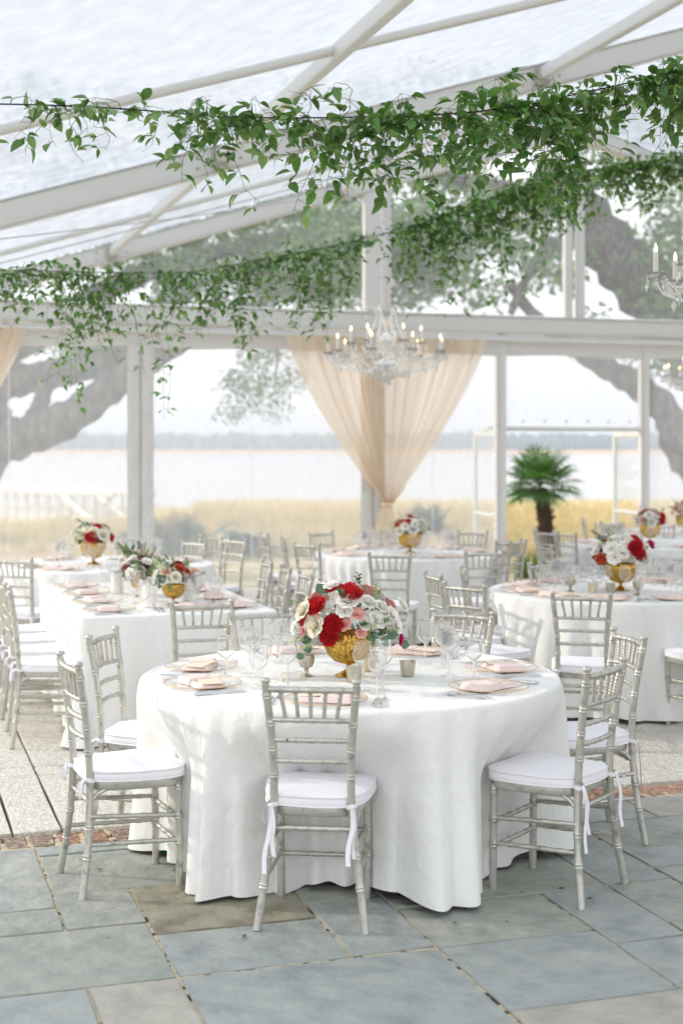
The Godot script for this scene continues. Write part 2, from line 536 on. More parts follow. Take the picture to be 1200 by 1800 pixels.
func bar(a: Vector3, b: Vector3, w: float, h: float) -> ArrayMesh:
	# a square hollow section from a to b, h measured upward-ish, w across
	var mb := MB.new()
	var z := (b - a).normalized()
	var x := Vector3.UP.cross(z)
	x = (Vector3.RIGHT if x.length() < 0.01 else x).normalized()
	mb.box((a + b) / 2, Vector3(w, h, a.distance_to(b)), Basis(x, z.cross(x), z), 0.012)
	return mb.mesh()


func L(u: float, v: float, y: float) -> Vector3:
	return Vector3(u, y, -v)


func tent() -> void:
	var t := thing("frame_tent", "large white frame tent with clear vinyl roof and walls beside the marsh", "tent", Vector3.ZERO, TURN)
	var frames := [-1.5, 4.9, 11.5, GABLE]
	for v in frames:
		for s in [0, 1]:
			var ue := 0.0 if s == 0 else 2.0 * RIDGE
			var dy := 0.10
			var r := put("rafter", bar(L(ue, v, EAVE + dy), L(RIDGE, v, EAVE + SLOPE * RIDGE + dy), 0.11, 0.2), M.frame, t)
			for k in [-1, 1]:
				put("flange", bar(L(ue, v + k * 0.0, EAVE + dy - k * 0.105), L(RIDGE, v, EAVE + SLOPE * RIDGE + dy - k * 0.105), 0.15, 0.022), M.frame, r)
			put("tent_leg", bar(L(ue, v, -0.02), L(ue, v, EAVE + 0.02), 0.13, 0.13), M.frame, t)
	for u in [2.6, 5.5, RIDGE, 12.2, 15.1]:
		for k in frames.size() - 1:
			var yy := roof_y(u) + (0.06 if u == RIDGE else 0.11)
			var pu := put("purlin", bar(L(u, frames[k] + 0.07, yy), L(u, frames[k + 1] - 0.07, yy), 0.075, 0.11), M.frame, t)
			for e in [frames[k] + 0.1, frames[k + 1] - 0.1]:
				var mb := MB.new()
				mb.box(L(u, e, yy - 0.02), Vector3(0.12, 0.17, 0.05))
				put("bracket", mb.mesh(), M.seam, pu)
	for u in [0.0, 2.0 * RIDGE]:
		for k in frames.size() - 1:
			put("eave_beam", bar(L(u, frames[k] + 0.075, EAVE - 0.04), L(u, frames[k + 1] - 0.075, EAVE - 0.04), 0.1, 0.2), M.frame, t)
	# roof sheets: one a bay and slope, a slim bow carries them at mid-bay
	for k in frames.size() - 1:
		for s in [0, 1]:
			var rows := []
			for i in 13:
				var row := []
				var u := RIDGE * i / 12.0
				for j in 13:
					var f := j / 12.0
					var sag := -0.05 * sin(PI * f) * (0.4 + 0.6 * absf(sin(PI * u / 2.95)))
					var uu := u if s == 0 else 2.0 * RIDGE - u
					row.append(L(uu, lerpf(frames[k], frames[k + 1], f), EAVE + SLOPE * u + 0.24 + sag))
				rows.append(row)
			var mb := MB.new()
			mb.sheet(rows)
			put("roof_panel", mb.mesh(), M.roof_vinyl, t)
			var mid: float = (frames[k] + frames[k + 1]) / 2
			put("roof_bow", bar(L(0.0 if s == 0 else 2.0 * RIDGE, mid, EAVE + 0.125), L(RIDGE, mid, EAVE + SLOPE * RIDGE + 0.125), 0.06, 0.055), M.frame, t)
	# bracing cables under the roof and bolts through the rafters beside each purlin
	for q in [[L(0.05, 14.2, EAVE + 0.03), L(RIDGE, 14.6, EAVE + SLOPE * RIDGE + 0.02)], [L(0.05, 11.6, EAVE + 0.06), L(5.5, 17.3, EAVE + SLOPE * 5.5 + 0.05)]]:
		var cb := MB.new()
		cb.tube([q[0], q[0].lerp(q[1], 0.5) - Vector3(0, 0.03, 0), q[1]], 0.006, 6)
		put("bracing_cable", cb.mesh(), M.seam, t)
	for v in [4.9, 11.5, GABLE]:
		for u in [2.42, 2.78, 5.32, 5.68, 8.6, 9.1]:
			for dy in [0.06, 0.15]:
				var bo := MB.new()
				bo.tube([L(u, v - 0.05, roof_y(u) + dy), L(u, v - 0.066, roof_y(u) + dy)], 0.014, 6)
				put("bolt", bo.mesh(), M.seam, t)
	# gable: beam, curtain pipe, valance, posts, panes
	var g := GABLE
	var beam := put("gable_beam", bar(L(0.08, g, 3.41), L(2 * RIDGE - 0.08, g, 3.41), 0.1, 0.2), M.frame, t)
	put("flange", bar(L(0.08, g, 3.52), L(2 * RIDGE - 0.08, g, 3.52), 0.16, 0.03), M.frame, beam)
	put("flange", bar(L(0.08, g, 3.30), L(2 * RIDGE - 0.08, g, 3.30), 0.16, 0.03), M.frame, beam)
	var pipe := MB.new()
	pipe.tube([L(0.1, g - 0.12, 3.2), L(2 * RIDGE - 0.1, g - 0.12, 3.2)], 0.028, 10)
	put("curtain_pipe", pipe.mesh(), M.frame, t)
	var mb2 := MB.new()
	var top := []
	var bot := []
	for i in 181:
		var u := 0.1 + 17.5 * i / 180.0
		top.append(L(u, g - 0.06, 3.27))
		bot.append(L(u, g - 0.05 + 0.012 * sin(u * 9.0), 3.0 + 0.012 * sin(u * 3.1)))
	mb2.sheet([top, bot])
	put("valance", mb2.mesh(), M.sleeve, t)
	for u in [2.95, 5.95]:
		put("gable_post", bar(L(u, g, -0.02), L(u, g, 3.28), 0.1, 0.1), M.frame, t)
		# vinyl sleeves laced together over the post, one seam between
		for s in [-1, 1]:
			var sl := MB.new()
			var rows := []
			for i in 30:
				var y := 3.02 * i / 29.0
				var row := []
				for j in 6:
					var x := 0.014 + 0.15 * j / 5.0
					row.append(L(u + s * x + 0.004 * sin(y * 7.0 + s), g - 0.085 - 0.022 * sin(PI * j / 5.0) - 0.006 * sin(y * 11.0 + j), y + 0.004))
				rows.append(row)
			sl.sheet(rows)
			put("post_sleeve", sl.mesh(), M.sleeve, t)
		var sm := MB.new()
		sm.tube([L(u, g - 0.075, 0.01), L(u, g - 0.075, 3.0)], 0.012, 6)
		put("lacing_seam", sm.mesh(), M.seam, t)
	put("gable_post", bar(L(5.96, g, 3.54), L(5.96, g, roof_y(5.96)), 0.22, 0.12), M.frame, t)
	for du in [-0.09, 0.09]:
		put("gable_post", bar(L(8.85 + du, g, 3.54), L(8.85 + du, g, roof_y(8.8)), 0.12, 0.1), M.frame, t)
	put("gable_post", bar(L(11.75, g, 3.54), L(11.75, g, roof_y(11.75)), 0.14, 0.12), M.frame, t)
	put("gable_post", bar(L(11.75, g, -0.02), L(11.75, g, 3.28), 0.14, 0.12), M.frame, t)
	put("gable_post", bar(L(14.7, g, -0.02), L(14.7, g, 3.28), 0.14, 0.12), M.frame, t)
	# lower panes
	for w in [[0.08, 2.86], [3.02, 5.88], [6.02, 7.68], [10.02, 11.68], [11.82, 14.62], [14.78, 17.6]]:
		put("wall_panel", pane(w[0], w[1], 0.02, 3.26, g), M.wall_vinyl, t)
		var z := MB.new()
		var um: float = lerpf(w[0], w[1], 0.47)
		z.box(L(um, g - 0.02, 1.6), Vector3(0.016, 3.0, 0.006))
		put("panel_seam", z.mesh(), M.wall_vinyl, t)
	put("wall_panel", pane(7.86, 9.84, 2.07, 3.26, g), M.wall_vinyl, t)
	# gable triangle panes
	for w in [[0.1, 5.9], [6.24, 8.7], [9.0, 11.66], [11.85, 17.6]]:
		var rows := []
		for i in 9:
			var u := lerpf(w[0], w[1], i / 8.0)
			rows.append([L(u, g, 3.52), L(u, g + 0.02, (3.52 + roof_y(u)) / 2 + 0.02), L(u, g, roof_y(u) + 0.04)])
		var pm := MB.new()
		pm.sheet(rows)
		put("gable_panel", pm.mesh(), M.gable_vinyl, t)
	# door frame: jambs wrapped in vinyl, header pipe, transom grommets, two leaves folded outward
	for u in [7.78, 9.93]:
		var j := put("door_jamb", bar(L(u, g, -0.02), L(u, g, 3.28), 0.11, 0.12), M.frame, t)
		put("jamb_sleeve", bar(L(u - 0.075, g - 0.02, 0.0), L(u - 0.075, g - 0.02, 3.0), 0.035, 0.1), M.sleeve, j)
	var hp := MB.new()
	hp.tube([L(7.84, g, 2.03), L(9.87, g, 2.03)], 0.035, 10)
	put("door_header", hp.mesh(), M.frame, t)
	for i in 6:
		var gm := MB.new()
		gm.tube([L(8.1 + i * 0.32, g - 0.012, 2.13), L(8.1 + i * 0.32, g + 0.01, 2.13)], 0.014, 8)
		put("grommet", gm.mesh(), M.seam, t)
	for s in [[7.79, 7.87], [9.93, 10.06]]:
		var a := L(s[0], g + 0.08, 0.06)
		var e := L(s[1], g + 1.08, 0.06)
		var up := Vector3(0, 1.9, 0)
		var door := put("door", bar(a, a + up, 0.05, 0.07), M.frame, t)
		for q in [[e, e + up, 0.05, 0.07], [a + up, e + up, 0.05, 0.09], [a, e, 0.05, 0.16], [a + up * 0.42, e + up * 0.42, 0.04, 0.05]]:
			put("door_rail", bar(q[0], q[1], q[2], q[3]), M.frame, door)
		var pm := MB.new()
		pm.sheet([[a + up * 0.04, e + up * 0.04], [a + up, e + up]])
		put("pane", pm.mesh(), M.pane_glass, door)
		var cl := MB.new()
		cl.box((a + e) / 2 + up + Vector3(0, 0.08, 0), Vector3(0.06, 0.07, 0.28))
		put("door_closer", cl.mesh(), M.frame, door)


func pane(u0: float, u1: float, y0: float, y1: float, v: float) -> ArrayMesh:
	var rows := []
	for i in 9:
		var row := []
		for j in 7:
			var fu := j / 6.0
			var fy := i / 8.0
			row.append(L(lerpf(u0, u1, fu), v + 0.018 * sin(PI * fu) * sin(PI * fy) + 0.004 * sin(fu * 19.0 + fy * 7.0), lerpf(y0, y1, fy)))
		rows.append(row)
	var m := MB.new()
	m.sheet(rows)
	return m.mesh()


func drape(uc: float, half: float, label: String, seed_: int) -> void:
	rng.seed = seed_
	var t := thing("sheer_drape", label, "drape", Vector3.ZERO, TURN, "peach drapes hung on the gable pipe")
	var v := GABLE - 0.19
	var ph := R(0, TAU)
	var mb := MB.new()
	var rows := []
	var n := 260
	for i in 46:
		var f := i / 45.0
		var y := lerpf(3.2, 1.06, f)
		# sides hang nearly straight from the pipe to the tie
		var w := lerpf(half, 0.05, pow(f, 0.9)) if f < 1.0 else 0.05
		w = half * (1.0 - pow(f, 1.3)) + 0.055 * f
		var row := []
		for j in n + 1:
			var x := 2.0 * j / n - 1.0
			var g := 0.018 + 0.03 * (1.0 - f)
			var k := sin(x * 46.0 + ph + 2.2 * sin(x * 7.0 + ph)) + 0.5 * sin(x * 83.0 + 3.0 * sin(x * 5.0))
			var cx := uc + (0.03 if f > 0.9 else 0.0) + x * w + 0.045 * (1.0 - f) * sin(x * 46.0 + ph + 1.2)
			row.append(L(cx, v + k * g - 0.02 * f, y + 0.01 * sin(x * 46.0 + ph) * (1.0 - f)))
		rows.append(row)
	mb.sheet(rows)
	put("gathered_cloth", mb.mesh(), M.peach, t)
	var tail := MB.new()
	rows = []
	for i in 16:
		var f := i / 15.0
		var row := []
		for j in 41:
			var w := TAU * j / 40.0
			var r := lerpf(0.05, 0.16, pow(f, 0.7)) * (1.0 + 0.16 * sin(w * 7.0 + f))
			row.append(L(uc + cos(w) * r * 1.2 - 0.1 * f, v - 0.02 + sin(w) * r * 0.6, lerpf(1.04, 0.02, f)))
		rows.append(row)
	tail.sheet(rows)
	put("tail", tail.mesh(), M.peach, t)
	var tie := MB.new()
	var ring := []
	for j in 13:
		var w := TAU * j / 12.0
		ring.append(L(uc + cos(w) * 0.062, v - 0.02 + sin(w) * 0.055, 1.045))
	tie.tube(ring, 0.02, 8, false)
	put("tie_band", tie.mesh(), M.peach_tie, t)


# ---------------------------------------------------------------- marsh, river and trees

func outdoors() -> void:
	rng.seed = 77
	var m := MB.new()
	# lawn and sand running from the paving down to the marsh, with a rim under the tent
	var rows := []
	for i in 30:
		var d: float = [-40.0, -10.0, 3.0, 7.0, 12.0, 16.5, 18.0, 19.5, 21.0, 23.0, 25.0, 28.0, 32.0, 38.0, 46.0, 55.0, 64.0, 72.0, 80.0, 95.0, 120.0, 160.0, 220.0, 300.0, 420.0, 560.0, 700.0, 850.0, 1000.0, 1200.0][i]
		var row := []
		for j in 41:
			var x := (j - 20) / 20.0
			x = x * absf(x) * (60.0 + maxf(d, 0.0) * 0.6)
			row.append(W(x, d, ground_y(x, d)))
		rows.append(row)
	m.sheet(rows)
	var g := one("ground", m.mesh(), M.ground, "", "", Transform3D(), "", "structure")
	g.name = "ground"
	m = MB.new()
	m.sheet([[W(-1400, 60, -1.15), W(1400, 60, -1.15)], [W(-1400, 1400, -1.15), W(1400, 1400, -1.15)]])
	one("river_water", m.mesh(), M.water, "", "", Transform3D(), "", "structure")
	# far bank: a strip of tawny marsh and a low wood
	m = MB.new()
	rows = [[], [], []]
	for j in 81:
		var x := -560.0 + 14.0 * j
		rows[0].append(W(x, 880, -1.2))
		rows[1].append(W(x, 884 + R(0, 4), 1.1 + R(-0.2, 0.2)))
		rows[2].append(W(x, 960, 1.3))
	m.sheet(rows)
	one("far_marsh_terrain", m.mesh(), M.far_marsh, "", "", Transform3D(), "", "structure")
	m = MB.new()
	var ln := noise(0.02, 4)
	for k in 900:
		var x := R(-420, 420)
		var hgt := 10.5 + 3.5 * ln.get_noise_1d(x) + R(-2.0, 2.0)
		var c := W(x, R(965, 1010), 0.9)
		var w := R(3.0, 7.0)
		var b := m.v.size()
		for q in 3:
			for j in 7:
				var a := TAU * j / 7.0
				var f: float = [0.75, 1.0, 0.45][q]
				m.p(c + Vector3(cos(a) * w * f * R(0.8, 1.2), hgt * [0.05, 0.55, 0.95][q] * R(0.94, 1.06), sin(a) * w * f))
		var o := m.p(c + Vector3(0, hgt * 1.05, 0))
		for q in 2:
			for j in 7:
				m.quad(b + q * 7 + j, b + q * 7 + (j + 1) % 7, b + q * 7 + 7 + (j + 1) % 7, b + q * 7 + 7 + j)
		for j in 7:
			m.tri(b + 14 + j, b + 14 + (j + 1) % 7, o)
	one("far_bank_wood", m.mesh(), M.far_trees, "low hazy wood along the far bank of the river", "trees", Transform3D(), "", "stuff")
	reeds()
	boardwalk()
	palm(W(3.2, 22.3, ground_y(3.2, 22.3)))
	shrub(W(-3.1, 26.0, ground_y(-3.1, 26.0)), 1.25, 0.72, "blue-green palmetto shrub outside next to the wide tent post")
	shrub(W(-1.9, 27.0, ground_y(-1.9, 27.0)), 0.95, 0.42, "small blue-green palmetto growing beside a larger one by the tent")
	shrub(W(1.75, 29.0, ground_y(1.75, 29.0)), 0.75, 0.85, "feathery blue-green shrub outside beyond the peach drape")
	shrub(W(2.75, 21.0, ground_y(2.75, 21.0)), 0.35, 0.45, "bright low clump of grass at the foot of the palm", M.grass)
	shrub(W(3.75, 21.2, ground_y(3.75, 21.2)), 0.4, 0.4, "green clump of grass by the door beside the palm trunk", M.grass)
	oaks()


func ground_y(x: float, d: float) -> float:
	# below the paving under the tent, a low bank outside it, then down to the marsh and under the river
	var v := -SU * x + CU * d
	if v < 17.6 and x > -8.0:
		return -0.14
	if d < 26.0:
		return -0.14 - 0.012 * maxf(0.0, v - 18.0)
	return -0.24 - 0.75 * smoothstep(26.0, 66.0, d) - 0.8 * smoothstep(66.0, 90.0, d)


func reeds() -> void:
	var mbs := []
	for k in 3:
		var m := MB.new()
		for b in 16:
			var a := R(0, TAU)
			var lean := Vector3(cos(a), 0, sin(a)) * R(0.08, 0.4)
			var h := R(0.55, 1.05)
			var root := Vector3(R(-0.3, 0.3), 0, R(-0.3, 0.3))
			var side := Vector3(-sin(a), 0, cos(a)) * 0.02
			m.sheet([[root - side, root + side], [root + lean * 0.35 + Vector3(0, h * 0.6, 0) - side, root + lean * 0.35 + Vector3(0, h * 0.6, 0) + side], [root + lean + Vector3(0, h, 0) - side * 0.1, root + lean + Vector3(0, h, 0) + side * 0.1]])
		mbs.append(m.mesh())
	var tone := noise(0.05, 19)
	for k in 3:
		var mm := MultiMesh.new()
		mm.transform_format = MultiMesh.TRANSFORM_3D
		mm.mesh = mbs[k]
		var ts := []
		while ts.size() < 4200:
			var d := lerpf(26.0, 51.0, pow(rng.randf(), 0.8))
			var x := R(-0.42, 0.42) * d
			if x < -0.13 * d and d > 39.0:
				continue
			if tone.get_noise_2d(x * 5.0 + k * 300.0, d * 3.0) < -0.02 and rng.randf() < 0.9:
				continue
			var s := R(0.5, 0.85) * (0.55 + 0.45 * smoothstep(27.0, 42.0, d)) * (0.6 if x < -0.1 * d else 1.0)
			ts.append(Transform3D(Basis(Vector3.UP, R(0, TAU)).scaled(Vector3(s, s, s)), W(x, d, ground_y(x, d) - 0.02)))
		mm.instance_count = ts.size()
		for i in ts.size():
			mm.set_instance_transform(i, ts[i])
		var o := MultiMeshInstance3D.new()
		o.multimesh = mm
		o.material_override = M["reed%d" % k]
		o.name = numbered("marsh_grass")
		meta(o, ["golden marsh grass between the lawn and the river", "olive-tinged marsh grass between the lawn and the river", "pale straw marsh grass between the lawn and the river"][k], "grass", "", "stuff")
		add_child(o)


func boardwalk() -> void:
	# a raised timber walk on piles, its handrails and pickets bleached, with a ramp that comes down from it
	var t := thing("boardwalk", "bleached timber boardwalk with picket railing crossing the marsh", "boardwalk")
	var a := W(-15.0, 52.0, 0)
	var e := W(-6.3, 43.5, 0)
	var dir := (e - a).normalized()
	var side := dir.cross(Vector3.UP)
	var y := -0.66
	var len := a.distance_to(e)
	put("deck", bar(a + Vector3(0, y, 0), e + Vector3(0, y, 0), 1.6, 0.12), M.timber, t)
	for s in [-1, 1]:
		var o: Vector3 = side * 0.75 * s
		put("handrail", bar(a + o + Vector3(0, y + 1.05, 0), e + o + Vector3(0, y + 1.05, 0), 0.2, 0.17), M.timber, t)
		put("lower_rail", bar(a + o + Vector3(0, y + 0.2, 0), e + o + Vector3(0, y + 0.2, 0), 0.06, 0.1), M.timber, t)
		var n := int(len / 0.62)
		for i in n + 1:
			var q: Vector3 = a + dir * (i * 0.62) + o
			put("picket", bar(q + Vector3(0, y + 0.06, 0), q + Vector3(0, y + 1.0, 0), 0.1, 0.12), M.timber, t)
	var k := 0.6
	while k < len:
		for s in [-1, 1]:
			var q: Vector3 = a + dir * k + side * 0.7 * s
			put("pile", bar(q + Vector3(0, -1.6, 0), q + Vector3(0, y - 0.04, 0), 0.22, 0.22), M.pile, t)
		k += 2.2
	var r0 := W(-8.3, 45.0, 0)
	var r1 := W(-6.3, 41.0, 0)
	put("ramp", bar(r0 + Vector3(0, y, 0), r1 + Vector3(0, y - 0.75, 0), 1.2, 0.1), M.timber, t)
	for s in [-1, 1]:
		var o: Vector3 = (r1 - r0).normalized().cross(Vector3.UP) * 0.55 * s
		put("handrail", bar(r0 + o + Vector3(0, y + 0.95, 0), r1 + o + Vector3(0, y + 0.05, 0), 0.1, 0.12), M.timber, t)
		for i in 6:
			var q: Vector3 = r0.lerp(r1, i / 5.0) + o
			put("picket", bar(q + Vector3(0, y - 0.75 * i / 5.0, 0), q + Vector3(0, y + 0.95 - 0.9 * i / 5.0, 0), 0.06, 0.06), M.timber, t)


func fan_leaf(m: MB, at: Vector3, dir: Vector3, size: float) -> void:
	# a palmate leaf: stalk then a fan of folded segments
	var z := dir.normalized()
	var x := z.cross(Vector3.UP)
	x = (Vector3.RIGHT if x.length() < 0.05 else x).normalized()
	var y := x.cross(z)
	var hub := at + z * size * 0.55
	m.tube([at, at + z * size * 0.3 + y * 0.01, hub], [0.008, 0.006, 0.005], 4, false)
	for k in 17:
		var w := (k - 8) / 8.0 * 2.0
		var d := (z * cos(w) + x * sin(w)).normalized()
		var n := d.cross(y).normalized()
		var l := size * (0.62 - 0.10 * absf(w) * 0.5) * R(0.9, 1.08)
		var droop := Vector3(0, -l * 0.22 * R(0.5, 1.5), 0)
		m.sheet([[hub - n * 0.003, hub + y * 0.004, hub + n * 0.003], [hub + d * l * 0.55 - n * 0.017, hub + d * l * 0.55 + y * 0.01, hub + d * l * 0.55 + n * 0.017], [hub + d * l + droop, hub + d * l + droop + y * 0.001, hub + d * l + droop + n * 0.001]])


func palm(at: Vector3) -> void:
	rng.seed = 12
	var t := thing("palm_tree", "short fan palm with shaggy brown trunk seen through the open doors", "palm", at)
	var m := MB.new()
	var pts := []
	var rad := []
	for i in 14:
		var f := i / 13.0
		pts.append(Vector3(-0.10 * f + 0.05 * sin(f * 3.0), -0.05 + 1.35 * f, 0.03 * f))
		rad.append(lerpf(0.13, 0.10, f) * (1.0 + 0.10 * (i % 2)))
	m.tube(pts, rad, 12)
	for k in 70:
		var f := rng.randf()
		var a := R(0, TAU)
		var d := Vector3(cos(a), 0.7, sin(a))
		var q := Vector3(-0.10 * f + 0.05 * sin(f * 3.0), 1.3 * f, 0.03 * f) + Vector3(cos(a), 0, sin(a)) * 0.10
		m.tube([q, q + d * 0.07], [0.022, 0.006], 4, false)
	put("trunk", m.mesh(), M.palm_bark, t)
	m = MB.new()
	for k in 34:
		var f := k / 33.0
		var a := k * 2.399 + R(-0.2, 0.2)
		var el := lerpf(1.35, -0.45, pow(f, 0.9))
		var d := Vector3(cos(a) * cos(el), sin(el), sin(a) * cos(el))
		fan_leaf(m, Vector3(-0.09, 1.32 + R(-0.05, 0.08), 0.03), d, R(0.5, 0.7))
	put("crown", m.mesh(), M.palm_leaf, t)


func shrub(at: Vector3, wide: float, high: float, label: String, ma: Material = null) -> void:
	var t := thing("palmetto_shrub" if ma == null else "grass_clump", label, "shrub" if ma == null else "grass", at)
	var m := MB.new()
	for k in (26 if ma == null else 30):
		var a := R(0, TAU)
		var el := R(0.15, 1.45)
		var d := Vector3(cos(a) * cos(el) * wide, sin(el) * high, sin(a) * cos(el) * wide)
		if ma == null:
			fan_leaf(m, Vector3(R(-0.25, 0.25) * wide, R(0.0, 0.25) * high, R(-0.2, 0.2) * wide), d, d.length() * R(0.7, 1.15))
		else:
			for q in 5:
				var r := Vector3(R(-0.4, 0.4) * wide, 0, R(-0.4, 0.4) * wide)
				var e := r + d * R(0.7, 1.1)
				var sd := Vector3(-sin(a), 0, cos(a)) * 0.008
				m.sheet([[r - sd, r + sd], [r.lerp(e, 0.6) + Vector3(0, 0.1 * high, 0) - sd, r.lerp(e, 0.6) + Vector3(0, 0.1 * high, 0) + sd], [e, e + sd * 0.1]])
	put("foliage", m.mesh(), M.palmetto if ma == null else ma, t)


func limb(m: MB, pts: Array, r0: float, r1: float, seg := 12) -> void:
	var c := Curve3D.new()
	for i in pts.size():
		var tan_: Vector3 = (pts[mini(i + 1, pts.size() - 1)] - pts[maxi(i - 1, 0)]) / 5.0
		c.add_point(pts[i], -tan_, tan_)
	var out := []
	var rad := []
	var n := 8 * pts.size()
	for i in n + 1:
		var f := float(i) / n
		out.append(c.sample_baked(c.get_baked_length() * f, true))
		rad.append(lerpf(r0, r1, f) * (1.0 + 0.10 * sin(i * 1.7) + R(-0.06, 0.06)))
	m.tube(out, rad, seg)


func clump_mesh(seed_: int, leaves := 55, size := 0.13) -> ArrayMesh:
	rng.seed = seed_
	var m := MB.new()
	for k in leaves:
		var d := Vector3(R(-1, 1), R(-0.8, 0.8), R(-1, 1))
		if d.length() > 1.0:
			d = d.normalized() * sqrt(rng.randf())
		var t := Transform3D(Basis.from_euler(Vector3(R(-1.2, 1.2), R(0, TAU), R(-0.6, 0.6))).scaled_local(Vector3.ONE * size * R(0.7, 1.3)), d * 0.42)
		var a := t * Vector3(0, 0, 0)
		m.sheet([[t * Vector3(-0.05, 0, 0), t * Vector3(0.05, 0, 0)], [t * Vector3(-0.3, 0.05, 0.5), t * Vector3(0.3, 0.05, 0.5)], [t * Vector3(-0.03, -0.08, 1.1), t * Vector3(0.03, -0.08, 1.1)]])
	return m.mesh()


func crown(parent: Node, mesh: Mesh, ma: Material, blobs: Array, each: int) -> void:
	# blobs: [centre, radii]; leaf clumps through each blob's volume, thinned by noise so that the sky shows through
	var nz := noise(0.55, 33, FastNoiseLite.TYPE_SIMPLEX, 2)
	var ts := []
	for b in blobs:
		var c: Vector3 = b[0]
		var rr: Vector3 = b[1]
		var want := int(each * (b[2] if b.size() > 2 else 1.0))
		var tries := 0
		while want > 0 and tries < want * 12 + 400:
			tries += 1
			var q := Vector3(R(-1, 1), R(-1, 1), R(-1, 1))
			if q.length() > 1.0:
				continue
			var w := c + q * rr
			if nz.get_noise_3dv(w * 1.3) < 0.02:
				continue
			want -= 1
			var s := R(0.75, 1.35)
			ts.append(Transform3D(Basis.from_euler(Vector3(R(-0.5, 0.5), R(0, TAU), R(-0.5, 0.5))).scaled(Vector3(s, s * 0.8, s)), w))
	var mm := MultiMesh.new()
	mm.transform_format = MultiMesh.TRANSFORM_3D
	mm.mesh = mesh
	mm.instance_count = ts.size()
	for i in ts.size():
		mm.set_instance_transform(i, ts[i])
	var o := MultiMeshInstance3D.new()
	o.multimesh = mm
	o.material_override = ma
	o.name = "crown"
	o.set_meta("kind", "stuff")
	parent.add_child(o, true)


